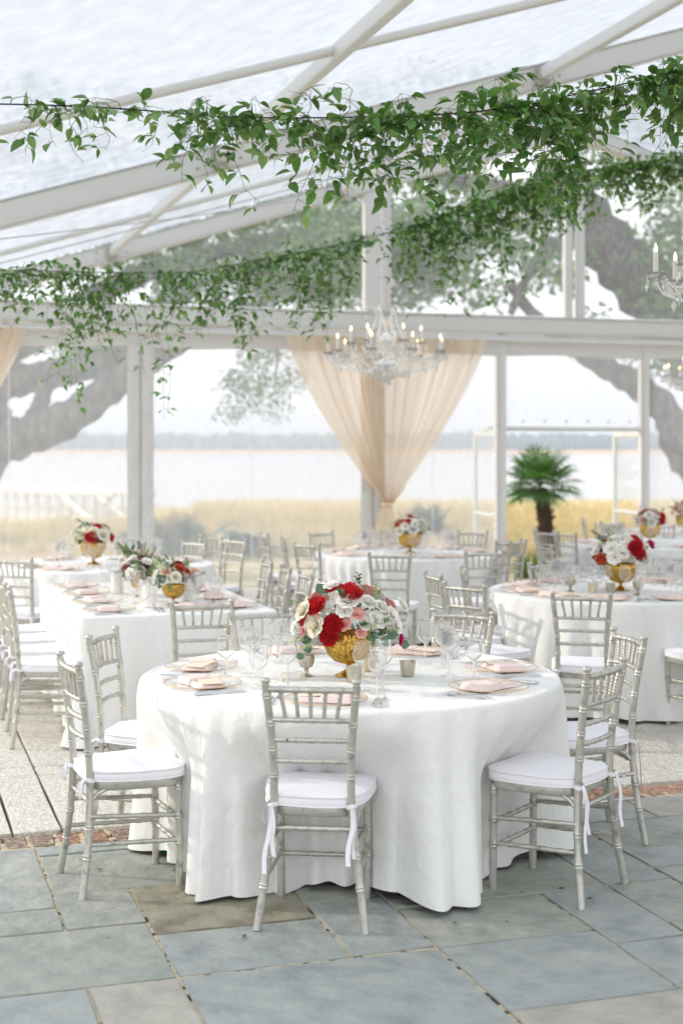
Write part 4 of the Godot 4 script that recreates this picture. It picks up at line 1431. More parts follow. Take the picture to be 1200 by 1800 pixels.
func cutlery(kind: String, base: Transform3D, off: Vector3, yaw: float, where: String) -> void:
	var t := thing("table_" + kind, "polished steel %s beside a plate on %s" % [kind, where], kind, base * off, base.basis.get_euler().y + yaw, "%s laid on %s" % [kind + ("ves" if false else "s"), where])
	if kind == "fork":
		put("handle", S.fork_handle, M.steel, t); put("head", S.fork_head, M.steel, t)
	else:
		put("handle", S.knife_handle, M.steel, t); put("blade", S.knife_blade, M.steel, t)


func place_setting(base: Transform3D, where: String, full := true, glasses := 3, tilt := 0.0) -> void:
	# base: on the cloth, +z towards the guest
	var yaw := base.basis.get_euler().y
	var t := thing("charger_plate", "clear charger plate with a gold rim on " + where, "plate", base.origin + Vector3(0, 0.001, 0), yaw, "charger plates on " + where)
	put("dish", S.plate, M.plate_glass, t)
	put("rim", S.rim, M.rim_gold, t)
	var k := rng.randi_range(0, 2)
	var q: Array = S["napkin%d" % k]
	var flip := 1.0 if rng.randf() < 0.5 else -1.0
	t = thing("folded_napkin", "blush pink folded napkin lying on a plate on " + where, "napkin", base * Vector3(0, 0.0055, 0.0), yaw + R(-0.18, 0.18) + tilt, "pink napkins on " + where)
	put("body", q[0], M.napkin, t)
	put("flap", q[1], M.napkin, t, Transform3D(Basis(Vector3.UP, R(-0.1, 0.1)), Vector3(0.052 * flip, 0.0005, 0.001)))
	put("tuck", q[2], M.napkin, t, Transform3D(Basis(Vector3.UP, 0.10 * flip), Vector3(-0.008 * flip, 0.0, 0.004)))
	if full:
		one("menu_card", S.card, M.card, "cream card tucked in a pink napkin on " + where, "card", Transform3D(base.basis * Basis(Vector3.UP, 0.12 * flip) * Basis(Vector3(0, 0, 1), 0.05 * flip), base * Vector3(-0.035 * flip, 0.027, -0.012)), "menu cards on " + where)
	for x in [-0.195, -0.225]:
		cutlery("fork", base, Vector3(x, 0.0, R(-0.01, 0.02)), R(-0.06, 0.06), where)
	for x in [0.195, 0.222]:
		cutlery("knife", base, Vector3(x, 0.0, R(-0.01, 0.02)), R(-0.05, 0.05), where)
	var spots := [["wine", Vector3(0.10, 0, -0.245)], ["goblet", Vector3(0.185, 0, -0.19)], ["wine", Vector3(0.20, 0, -0.29)], ["flute", Vector3(0.03, 0, -0.31)]]
	for i in glasses:
		stemware(spots[i][0], base * (spots[i][1] + Vector3(R(-0.015, 0.015), 0.0005, R(-0.015, 0.015))), where)


# ---------------------------------------------------------------- flowers

func petal(m: MB, az: float, wid: float, r0: float, r1: float, y0: float, y1: float, curl: float, ruf: float) -> void:
	var rows := []
	for i in 5:
		var f := i / 4.0
		var row := []
		for j in 5:
			var s := (j - 2) / 2.0
			var rr := lerpf(r0, r1, sin(f * PI / 2)) + curl * pow(f, 4.0)
			var y := lerpf(y0, y1, f) - curl * 0.8 * pow(f, 4.0) - 0.25 * (y1 - y0) * f * s * s
			var w := az + s * wid * (0.35 + 0.75 * sin(PI * clampf(f * 0.72 + 0.1, 0, 1)))
			rr *= 1.0 + ruf * sin(s * 5.0 + az * 7.0) * f
			row.append(Vector3(cos(w) * rr, y, sin(w) * rr))
		rows.append(row)
	m.sheet(rows)


func rose_mesh(seed_: int, open := 1.0) -> ArrayMesh:
	# radius 1, facing +y
	rng.seed = seed_
	var m := MB.new()
	for k in 6:
		var n: int = [3, 4, 5, 6, 7, 8][k]
		var f := k / 5.0
		for i in n:
			petal(m, TAU * i / n + k * 0.7 + R(-0.15, 0.15), PI / n * 1.35, 0.02 + 0.05 * f, lerpf(0.14, 0.92 * open, pow(f, 0.85)), -0.35, lerpf(0.62, 0.22, pow(f, 1.4)) + R(-0.04, 0.04), 0.02 + 0.22 * f * f, 0.05 + 0.03 * f)
	return m.mesh()


func cup_mesh(seed_: int) -> ArrayMesh:
	# lisianthus: two rings of wide ruffled petals round an open centre
	rng.seed = seed_
	var m := MB.new()
	for k in 3:
		var n := 5
		for i in n:
			petal(m, TAU * i / n + k * 0.55 + R(-0.1, 0.1), PI / n * 1.4, 0.08, [0.55, 0.8, 1.0][k], -0.4, [0.5, 0.38, 0.25][k] + R(-0.05, 0.05), 0.08 + 0.08 * k, 0.10)
	return m.mesh()


func dahlia_mesh(seed_: int, n0 := 16) -> ArrayMesh:
	rng.seed = seed_
	var m := MB.new()
	for k in 6:
		var f := k / 5.0
		var n := int(lerpf(5, n0, f))
		for i in n:
			var az := TAU * i / n + k * 0.37 + R(-0.08, 0.08)
			petal(m, az, PI / n * 1.05, 0.03, lerpf(0.22, 1.0, f) * R(0.94, 1.05), -0.15 * f, lerpf(0.6, 0.05, pow(f, 1.3)) + R(-0.05, 0.05), -0.05, 0.05)
	return m.mesh()


func sprig_mesh(seed_: int, n := 26, len := 1.0, wid := 0.16) -> ArrayMesh:
	rng.seed = seed_
	var m := MB.new()
	var bend := Vector3(R(-0.2, 0.2), 0, R(-0.2, 0.2))
	m.tube([Vector3.ZERO, Vector3(0, len * 0.5, 0) + bend * 0.4, Vector3(0, len, 0) + bend], [0.012, 0.01, 0.005], 4, false)
	for k in n:
		var f := 0.15 + 0.85 * k / n
		var q := Vector3(0, len * f, 0) + bend * f * f
		var a := k * 2.4
		var d := Vector3(cos(a), R(0.2, 0.9), sin(a)).normalized()
		m.leaf(Transform3D(Basis.looking_at(-d, Vector3.UP).scaled_local(Vector3.ONE * wid * R(0.8, 1.3)), q), 0.62, 0.2, 0.2)
	return m.mesh()


func disc_leaf_mesh() -> ArrayMesh:
	# eucalyptus leaf: round, on a thin stalk along +z
	var m := MB.new()
	var rows := []
	for i in 7:
		var f := i / 6.0
		var h := 0.5 * sin(PI * clampf(f, 0.02, 0.985))
		rows.append([Vector3(-h, 0.06 * sin(f * 3.0), f), Vector3(-h * 0.5, -0.02, f), Vector3(0, -0.04, f), Vector3(h * 0.5, -0.02, f), Vector3(h, 0.06 * sin(f * 3.0), f)])
	m.sheet(rows)
	m.tube([Vector3(0, 0, -0.7), Vector3(0, -0.06, -0.3), Vector3(0, -0.03, 0.02)], [0.02, 0.018, 0.014], 4, false)
	return m.mesh()


func build_flowers() -> void:
	for k in 3:
		S["rose%d" % k] = rose_mesh(200 + k)
		S["cup%d" % k] = cup_mesh(210 + k)
		S["dahlia%d" % k] = dahlia_mesh(220 + k, 18 - 2 * k)
		S["sprig%d" % k] = sprig_mesh(230 + k)
	S.spire = sprig_mesh(240, 46, 1.0, 0.09)
	S.disc_leaf = disc_leaf_mesh()
	var m := MB.new()
	m.lathe([Vector2(0.0, -0.1), Vector2(0.16, -0.05), Vector2(0.2, 0.08), Vector2(0.12, 0.2), Vector2(0.0, 0.24)], 10)
	S.eye = m.mesh()


func bloom(parent: Node, kind: String, tone: String, at: Vector3, dir: Vector3, r: float) -> void:
	var k := rng.randi_range(0, 2)
	var t := aim(dir, at, r, R(0, TAU))
	var nm: String = {"rose": "rose", "cup": "lisianthus", "dahlia": "dahlia"}[kind]
	var o := put(nm, S[kind + str(k)], M["petal_" + tone], parent, t)
	if kind == "cup":
		put("flower_centre", S.eye, M.stamen, o, Transform3D(Basis.from_scale(Vector3.ONE * 0.7), Vector3(0, -0.15, 0)))


func greens(parent: Node, c: Vector3, rx: float, ry: float, n: int) -> void:
	for k in n:
		var a := R(0, TAU)
		var el := R(-0.35, 1.1)
		var d := Vector3(cos(a) * cos(el), sin(el), sin(a) * cos(el))
		var q := c + Vector3(d.x * rx, d.y * ry, d.z * rx) * R(0.45, 0.85)
		if k % 3 == 0:
			put("sprig", S["sprig%d" % (k % 3)], [M.leaf_sprig, M.leaf_sprig_pale, M.leaf_bouquet][rng.randi_range(0, 2)], parent, aim(d + Vector3(0, R(-0.4, 0.3), 0), q, R(0.08, 0.13)))
		else:
			put("leaf", S.disc_leaf, M.leaf_eucalyptus if k % 3 == 1 else M.leaf_bouquet, parent, Transform3D(Basis.looking_at(-(d + Vector3(R(-0.4, 0.4), R(-0.5, 0.3), R(-0.4, 0.4))).normalized(), Vector3.UP) * Basis(Vector3.BACK, R(-1, 1)).scaled_local(Vector3.ONE * R(0.04, 0.06)), q))


func compote(at: Vector3, label: String, scale_ := 1.0) -> void:
	var t := thing("gold_compote", label, "vase", at, 0.3, "gold compote vases")
	var b := put("bowl", S.compote_bowl, M.gold, t)
	var f := put("foot", S.compote_foot, M.gold, t)
	for o in [b, f]:
		o.scale = Vector3.ONE * scale_


func bouquet(at: Vector3, label: String, spread: float, tall: float, tones: Array, seed_: int, n := 22) -> void:
	# tones: weighted list of [kind, tone]
	rng.seed = seed_
	var t := thing("flower_arrangement", label, "flowers", at, 0.0, "flower arrangements on the tables")
	var c := Vector3(0, tall * 0.35, 0)
	greens(t, c, spread * 1.05, tall * 0.75, 26)
	for k in n:
		# spread over the dome by the golden angle
		var f := (k + 0.5) / n
		var el := asin(lerpf(0.98, -0.12, f))
		var a := k * 2.39996 + R(-0.2, 0.2)
		var d := Vector3(cos(a) * cos(el), sin(el), sin(a) * cos(el))
		var w: Array = tones[(k * 5 + rng.randi_range(0, 2)) % tones.size()]
		var r := R(0.036, 0.05) if w[0] != "dahlia" else R(0.05, 0.062)
		bloom(t, w[0], w[1], c + Vector3(d.x * spread, d.y * tall * 0.62, d.z * spread) * R(0.82, 1.05), d + Vector3(0, 0.25, 0), r * spread / 0.17)


func votive(at: Vector3, kind: String, label: String) -> void:
	var t := thing("votive_holder", label, "candle holder", at, R(0, TAU), "candle holders on the tables")
	put("holder", S.goblet_votive if kind == "goblet" else S.votive, M.mercury if kind != "gold" else M.pale_gold, t)
	var m := MB.new()
	m.tube([Vector3(0, 0.012 if kind != "goblet" else 0.048, 0), Vector3(0, 0.035 if kind != "goblet" else 0.068, 0)], 0.02, 12)
	put("wax", m.mesh(), M.wax, t)


# ---------------------------------------------------------------- garlands and chandeliers

func leaf_mesh(seed_: int) -> ArrayMesh:
	rng.seed = seed_
	var m := MB.new()
	m.leaf(Transform3D(), R(0.48, 0.6), R(0.0, 0.35), R(0.05, 0.4))
	m.tube([Vector3(0, 0.02, -0.16), Vector3(0, 0, 0.02)], 0.012, 4, false)
	return m.mesh()


func garland(label: String, pts: Array, strands: Array, leaf_len: float, per_m: float, seed_: int) -> void:
	# pts: points of the wire; strands: [fraction along the wire, length, sideways drift, thickness of growth]
	rng.seed = seed_
	var t := thing("smilax_garland", label, "garland", Vector3.ZERO, 0.0, "greenery strung across the tent")
	var c := Curve3D.new()
	for i in pts.size():
		var tg: Vector3 = (pts[mini(i + 1, pts.size() - 1)] - pts[maxi(i - 1, 0)]) / 6.0
		c.add_point(pts[i], -tg, tg)
	var len := c.get_baked_length()
	var w := []
	for i in 60:
		w.append(c.sample_baked(len * i / 59.0, true))
	var m := MB.new()
	m.tube(w, 0.0032, 6)
	put("wire", m.mesh(), M.wire, t)
	var spots := []
	var vines := MB.new()
	for s in strands:
		var o := c.sample_baked(len * s[0], true)
		var d: Vector3 = (c.sample_baked(minf(len, len * s[0] + 0.2), true) - c.sample_baked(maxf(0, len * s[0] - 0.2), true)).normalized()
		var L_: float = s[1]
		var path := []
		var away := Vector3(d.z, 0, -d.x) * R(-0.12, 0.12)
		var n := 9
		for i in n:
			var f := i / (n - 1.0)
			path.append(o + d * (s[2] * f + 0.03 * sin(f * 6.0 + s[0] * 40.0)) + Vector3(0, (0.04 * sin(f * PI) - L_ * pow(f, 1.15)) if L_ > 0 else (-L_ * f - 0.03 * sin(f * 8.0)), 0) + away * sin(f * 3.0) + Vector3(R(-0.012, 0.012), R(-0.01, 0.01), R(-0.012, 0.012)))
		vines.tube(path, [0.0018, 0.0017, 0.0016, 0.0015, 0.0014, 0.0012, 0.0011, 0.001, 0.0008], 4, false)
		var plen := absf(L_) + absf(s[2])
		var cnt := int(plen * per_m * s[3]) + 2
		for k in cnt:
			var f := (k + rng.randf()) / cnt
			var i := mini(int(f * (n - 1)), n - 2)
			var q: Vector3 = (path[i] as Vector3).lerp(path[i + 1], f * (n - 1) - i)
			# leaves sit in twos and threes on short side shoots
			var a := R(0, TAU)
			var out := Vector3(cos(a), R(-0.6, 0.25), sin(a)).normalized()
			var sh := q + out * R(0.01, 0.07)
			vines.tube([q, sh], [0.0012, 0.0008], 3, false)
			for g in rng.randi_range(1, 3):
				var ld := (out + Vector3(R(-1.0, 1.0), R(-1.1, 0.75), R(-1.0, 1.0))).normalized()
				var b := Basis.looking_at(-ld, Vector3(R(-0.6, 0.6), 1, R(-0.6, 0.6)).normalized())
				spots.append(Transform3D(b.scaled_local(Vector3.ONE * leaf_len * (R(0.45, 0.8) if rng.randf() < 0.35 else R(0.8, 1.3))), sh))
	put("vine", vines.mesh(), M.vine, t)
	# the largest leaves are single parts, the rest one mass
	spots.sort_custom(func(a, b): return a.basis.get_scale().x > b.basis.get_scale().x)
	var shapes := [leaf_mesh(1), leaf_mesh(2), leaf_mesh(3)]
	var rest := [MB.new(), MB.new(), MB.new()]
	for i in spots.size():
		var k := rng.randi_range(0, 2)
		if i < 290:
			put("leaf", shapes[rng.randi_range(0, 2)], M["smilax%d" % k], t, spots[i])
		else:
			rest[k].leaf(spots[i], R(0.46, 0.6), R(0.0, 0.35), R(0.05, 0.4))
	for k in 3:
		if rest[k].v.size():
			var o := put("foliage", rest[k].mesh(), M["smilax%d" % k], t)
			o.set_meta("kind", "stuff")


func drop_mesh() -> ArrayMesh:
	# a faceted almond prism with a bead above it
	var m := MB.new()
	var prof := [Vector2(0.0006, 0.0), Vector2(0.0035, -0.004), Vector2(0.0035, -0.008), Vector2(0.0006, -0.012), Vector2(0.002, -0.016), Vector2(0.009, -0.034), Vector2(0.0085, -0.042), Vector2(0.0006, -0.06)]
	for k in prof.size() - 1:
		for j in 6:
			var a0 := TAU * j / 6.0
			var a1 := TAU * (j + 1) / 6.0
			var q := []
			for e in [[prof[k], a0], [prof[k], a1], [prof[k + 1], a1], [prof[k + 1], a0]]:
				q.append(m.p(Vector3(cos(e[1]) * e[0].x, e[0].y, sin(e[1]) * e[0].x)))
			m.quad(q[3], q[2], q[1], q[0])
	return m.mesh()


func beads(m: MB, a: Vector3, b: Vector3, sag: float, n: int, r: float) -> void:
	for i in n + 1:
		var f := float(i) / n
		var q := a.lerp(b, f) - Vector3(0, sag * 4.0 * f * (1.0 - f), 0)
		m.lathe([Vector2(0.0003, -r), Vector2(r * 0.8, -r * 0.55), Vector2(r, 0), Vector2(r * 0.8, r * 0.55), Vector2(0.0003, r)].map(func(z): return Vector2(z.x, z.y)), 6, q)


func chandelier(at: Vector3, hang: float, turn: float, label: String) -> Node3D:
	# origin at the height of the candle cups
	var t := thing("chandelier", label, "chandelier", at, turn, "crystal chandeliers hung from the tent frame")
	var drop := drop_mesh()
	var m := MB.new()
	m.lathe([Vector2(0.001, 0.33), Vector2(0.03, 0.32), Vector2(0.05, 0.29), Vector2(0.02, 0.25), Vector2(0.012, 0.2), Vector2(0.03, 0.17), Vector2(0.055, 0.13), Vector2(0.06, 0.09), Vector2(0.03, 0.04), Vector2(0.016, 0.0), Vector2(0.02, -0.03), Vector2(0.07, -0.06), Vector2(0.10, -0.085), Vector2(0.10, -0.10), Vector2(0.05, -0.13), Vector2(0.02, -0.15), Vector2(0.03, -0.175), Vector2(0.04, -0.20), Vector2(0.03, -0.225), Vector2(0.001, -0.245)], 20, Vector3.ZERO, 10, 0.12)
	put("column", m.mesh(), M.sparkle, t)
	m = MB.new()
	m.lathe([Vector2(0.001, 0.36), Vector2(0.06, 0.352), Vector2(0.065, 0.34), Vector2(0.02, 0.325), Vector2(0.001, 0.322)], 20)
	put("canopy", m.mesh(), M.steel, t)
	for k in 15:
		var tier := 0 if k < 9 else 1
		var a := TAU * k / 9.0 if tier == 0 else TAU * (k - 9) / 6.0 + 0.3
		var r := 0.50 if tier == 0 else 0.30
		var y := 0.0 if tier == 0 else 0.085
		var d := Vector3(cos(a), 0, sin(a))
		m = MB.new()
		m.tube([d * 0.05 + Vector3(0, -0.09, 0), d * r * 0.35 + Vector3(0, -0.155, 0), d * r * 0.68 + Vector3(0, y - 0.135, 0), d * r * 0.93 + Vector3(0, y - 0.085, 0), d * r + Vector3(0, y - 0.03, 0), d * r + Vector3(0, y, 0)], [0.0075, 0.0075, 0.0065, 0.006, 0.006, 0.007], 8)
		var arm := put("arm", m.mesh(), M.crystal, t)
		m = MB.new()
		m.lathe([Vector2(0.006, y - 0.01), Vector2(0.03, y - 0.004), Vector2(0.052, y + 0.014), Vector2(0.050, y + 0.016), Vector2(0.028, y + 0.001), Vector2(0.006, y - 0.004)], 18, d * r, 9, 0.12)
		put("drip_pan", m.mesh(), M.sparkle, arm)
		m = MB.new()
		m.tube([d * r + Vector3(0, y, 0), d * r + Vector3(0, y + 0.115, 0)], 0.0125, 10)
		put("candle_tube", m.mesh(), M.candle_tube, arm)
		m = MB.new()
		m.lathe([Vector2(0.005, 0.0), Vector2(0.0085, 0.01), Vector2(0.0075, 0.02), Vector2(0.003, 0.034), Vector2(0.0004, 0.042)], 8, d * r + Vector3(0, y + 0.115, 0))
		put("candle_bulb", m.mesh(), M.bulb, arm)
		for q in 6:
			var b := a + (q - 2.5) * 1.047
			put("prism", drop, M.sparkle, arm, Transform3D(Basis(Vector3.UP, b).scaled_local(Vector3.ONE * (1.3 if q % 2 else 1.0)), d * r + Vector3(cos(b) * 0.046, y + 0.006, sin(b) * 0.046)))
		m = MB.new()
		beads(m, d * r + Vector3(0, y - 0.01, 0), d * 0.07 + Vector3(0, 0.1, 0), 0.09, 15, 0.0085)
		put("bead_swag", m.mesh(), M.sparkle, t)
	for k in 9:
		var a0 := TAU * k / 9.0
		var a1 := TAU * (k + 1) / 9.0
		m = MB.new()
		beads(m, Vector3(cos(a0) * 0.46, 0.0, sin(a0) * 0.46), Vector3(cos(a1) * 0.46, 0.0, sin(a1) * 0.46), 0.07, 13, 0.0085)
		put("bead_swag", m.mesh(), M.sparkle, t)
		m = MB.new()
		beads(m, Vector3(cos(a0) * 0.30, -0.06, sin(a0) * 0.30), Vector3(cos(a1) * 0.02, -0.2, sin(a1) * 0.02), 0.05, 12, 0.009)
		put("bead_swag", m.mesh(), M.sparkle, t)
		var am := (a0 + a1) / 2
		put("prism", drop, M.sparkle, t, Transform3D(Basis.from_scale(Vector3.ONE * 1.4), Vector3(cos(am) * 0.43, -0.075, sin(am) * 0.43)))
		put("prism", drop, M.sparkle, t, Transform3D(Basis.from_scale(Vector3.ONE * 1.4), Vector3(cos(am) * 0.2, -0.13, sin(am) * 0.2)))
	# scrolled upper arms with drops
	for k in 6:
		var a := TAU * k / 6.0 + 0.2
		var d := Vector3(cos(a), 0, sin(a))
		m = MB.new()
		m.tube([d * 0.03 + Vector3(0, 0.0, 0), d * 0.12 + Vector3(0, 0.05, 0), d * 0.145 + Vector3(0, 0.14, 0), d * 0.10 + Vector3(0, 0.24, 0), d * 0.075 + Vector3(0, 0.33, 0), d * 0.11 + Vector3(0, 0.40, 0), d * 0.155 + Vector3(0, 0.40, 0), d * 0.165 + Vector3(0, 0.36, 0)], [0.008, 0.008, 0.008, 0.0075, 0.007, 0.0065, 0.006, 0.006], 8)
		put("scroll", m.mesh(), M.crystal, t)
		put("prism", drop, M.sparkle, t, Transform3D(Basis.from_scale(Vector3.ONE * 1.0), d * 0.165 + Vector3(0, 0.352, 0)))
		put("prism", drop, M.sparkle, t, Transform3D(Basis.from_scale(Vector3.ONE * 1.25), d * 0.10 + Vector3(0, -0.10, 0)))
		put("prism", drop, M.sparkle, t, Transform3D(Basis.from_scale(Vector3.ONE * 1.1), Vector3(cos(a + 0.5), 0, sin(a + 0.5)) * 0.06 + Vector3(0, -0.155, 0)))
		put("prism", drop, M.sparkle, t, Transform3D(Basis.from_scale(Vector3.ONE * 1.1), d * 0.035 + Vector3(0, -0.21, 0)))
	m = MB.new()
	m.lathe([Vector2(0.0005, -0.245), Vector2(0.012, -0.255), Vector2(0.02, -0.275), Vector2(0.012, -0.295), Vector2(0.0005, -0.303)], 10)
	put("finial_ball", m.mesh(), M.sparkle, t)
	# chain in a ruched fabric sleeve
	m = MB.new()
	var rows := []
	var n := int((hang - 0.36) / 0.018)
	for i in n + 1:
		var f := float(i) / n
		var ring := []
		for j in 12:
			var w := TAU * j / 12.0
			var rr := 0.044 + 0.009 * sin(i * 2.1 + j * 1.3) + 0.006 * sin(i * 0.9 + j * 2.9)
			ring.append(Vector3(cos(w) * rr, lerpf(0.355, hang, f), sin(w) * rr))
		rows.append(ring)
	m.sheet(rows, true)
	put("chain_sleeve", m.mesh(), M.ribbon, t)
	var l := OmniLight3D.new()
	l.name = "chandelier_glow"
	l.light_color = Color(1.0, 0.80, 0.55)
	l.light_energy = 0.05
	l.light_size = 0.01
	l.omni_range = 12.0
	l.shadow_enabled = true
	t.add_child(l)
	l.position = Vector3(0.50, 0.135, 0.0)
	return t


# ---------------------------------------------------------------- the room

var seats := 0


func chair_at(src: Array, top_x: float, top_d: float, face: Vector2, label: String, group: String) -> Node3D:
	# placed by where its top rail stands; face points (x, depth) to what it faces
	var f := face.normalized()
	seats += 1
	var o := again(src[(seats * 7) % 3], W(top_x + f.x * 0.245, top_d + f.y * 0.245), atan2(-f.x, f.y) + 0.05 * sin(seats * 2.3), label, group)
	o.set_meta("category", "chair")
	return o


func round_table(src: Array, c: Vector2, seed_: int, called: String, chairs: Array, settings: Array, full: bool, glasses: int) -> Vector3:
	# chairs: [x, depth] of the top rail (facing the table) or [x, depth, fx, fd]; settings: angles in the (x, depth) plane
	var rad := 0.915
	var press: Array = [1.0, 1.0, 0.12, 0.3, 0.3, 0.12, 1.1] if full and glasses == 3 and seed_ == 11 else [0.6]
	var dents := []
	for q in chairs:
		var p := Vector2(q[0], q[1])
		var f := (c - p) if q.size() < 4 or q[2] is String else Vector2(q[2], q[3])
		var lab: String = "silver bamboo-turned chair with white cushion at " + called
		if q[-1] is String:
			lab = q[-1]
		var seat := chair_at(src, p.x, p.y, f, lab, "silver chairs around " + called)
		if lab.contains("chip"):
			var cm := MB.new()
			cm.box(Vector3(-0.088, 0.693, 0.233), Vector3(0.007, 0.012, 0.006))
			put("paint_chip", cm.mesh(), M.chip, seat)
		var o := p + f.normalized() * 0.245
		var front := o.distance_to(c) - 0.205
		if front < rad + 0.02:
			dents.append([atan2(-(o.y - c.y), o.x - c.x), 0.37, minf(rad + 0.015 - front, 0.30) * (press[dents.size() % press.size()])])
	var t := thing("round_table", "round banquet table hidden under a white cloth, " + called, "table", W(c.x, c.y), 0.0, "round banquet tables")
	table_frame(t, rad)
	one("round_tablecloth", round_cloth(rad, seed_, dents), M.cloth, "white floor-length cloth draped over " + called, "tablecloth", Transform3D(Basis(), W(c.x, c.y)), "white tablecloths")
	rng.seed = seed_ + 1000
	for a in settings:
		var d := Vector2(cos(a), sin(a))
		var r := rad - 0.225
		var z := Vector3(d.x, 0, -d.y)
		var b := Basis(Vector3.UP.cross(z), Vector3.UP, z)
		place_setting(Transform3D(b, W(c.x + d.x * r, c.y + d.y * r, TOP + 0.002)), called, full, glasses)
	return W(c.x, c.y, TOP + 0.002)


func _ready() -> void:
	# camera: standing eye height, 50 mm lens held level, the frame shifted a little downward
	var cam := Camera3D.new()
	cam.name = "camera"
	var at := CameraAttributesPhysical.new()
	at.frustum_focal_length = 50.0
	at.frustum_focus_distance = 6.1
	at.frustum_near = 0.05
	at.frustum_far = 3000.0
	at.exposure_aperture = 2.2
	cam.attributes = at
	add_child(cam)
	cam.position = Vector3(0, 1.75, 0)
	cam.set_frustum(0.05 * 0.72, Vector2(0, -0.05 * 0.044), 0.05, 3000.0)
	cam.current = true
	# overcast sky, brighter overhead, with the sun coming low from the side through thin cloud
	var env := Environment.new()
	env.background_mode = Environment.BG_SKY
	var sky := ProceduralSkyMaterial.new()
	sky.sky_top_color = Color(0.955, 0.965, 0.985)
	sky.sky_horizon_color = Color(0.665, 0.668, 0.672)
	sky.sky_energy_multiplier = 1.3
	sky.sky_curve = 0.5
	sky.ground_bottom_color = Color(0.40, 0.39, 0.36)
	sky.ground_horizon_color = Color(0.72, 0.73, 0.74)
	sky.sun_angle_max = 1.0
	env.sky = Sky.new()
	env.sky.sky_material = sky
	env.background_energy_multiplier = 1.0
	env.tonemap_mode = Environment.TONE_MAPPER_LINEAR
	env.tonemap_exposure = 1.6
	env.fog_enabled = true
	env.fog_density = 0.0009
	env.fog_light_color = Color(0.90, 0.93, 0.98)
	env.sdfgi_enabled = true
	env.ssao_enabled = true
	env.ssil_enabled = true
	var we := WorldEnvironment.new()
	we.name = "daylight"
	we.environment = env
	add_child(we)
	var sun := DirectionalLight3D.new()
	sun.name = "sun"
	sun.light_color = Color(1.0, 0.95, 0.88)
	sun.light_energy = 0.45
	sun.light_angular_distance = 1.2
	sun.shadow_enabled = true
	add_child(sun)
	sun.look_at_from_position(Vector3.ZERO, Vector3(0.90, -0.40, 0.19), Vector3.UP)

	make_materials()
	build_shapes()
	build_flowers()
	paving()
	tent()
	drape(6.1, 1.36, "sheer peach drape gathered to a point between clear wall and open doors", 3)
	drape(0.2, 1.36, "sheer peach drape at the tent corner beside the live oak", 4)
	outdoors()
	furnish()


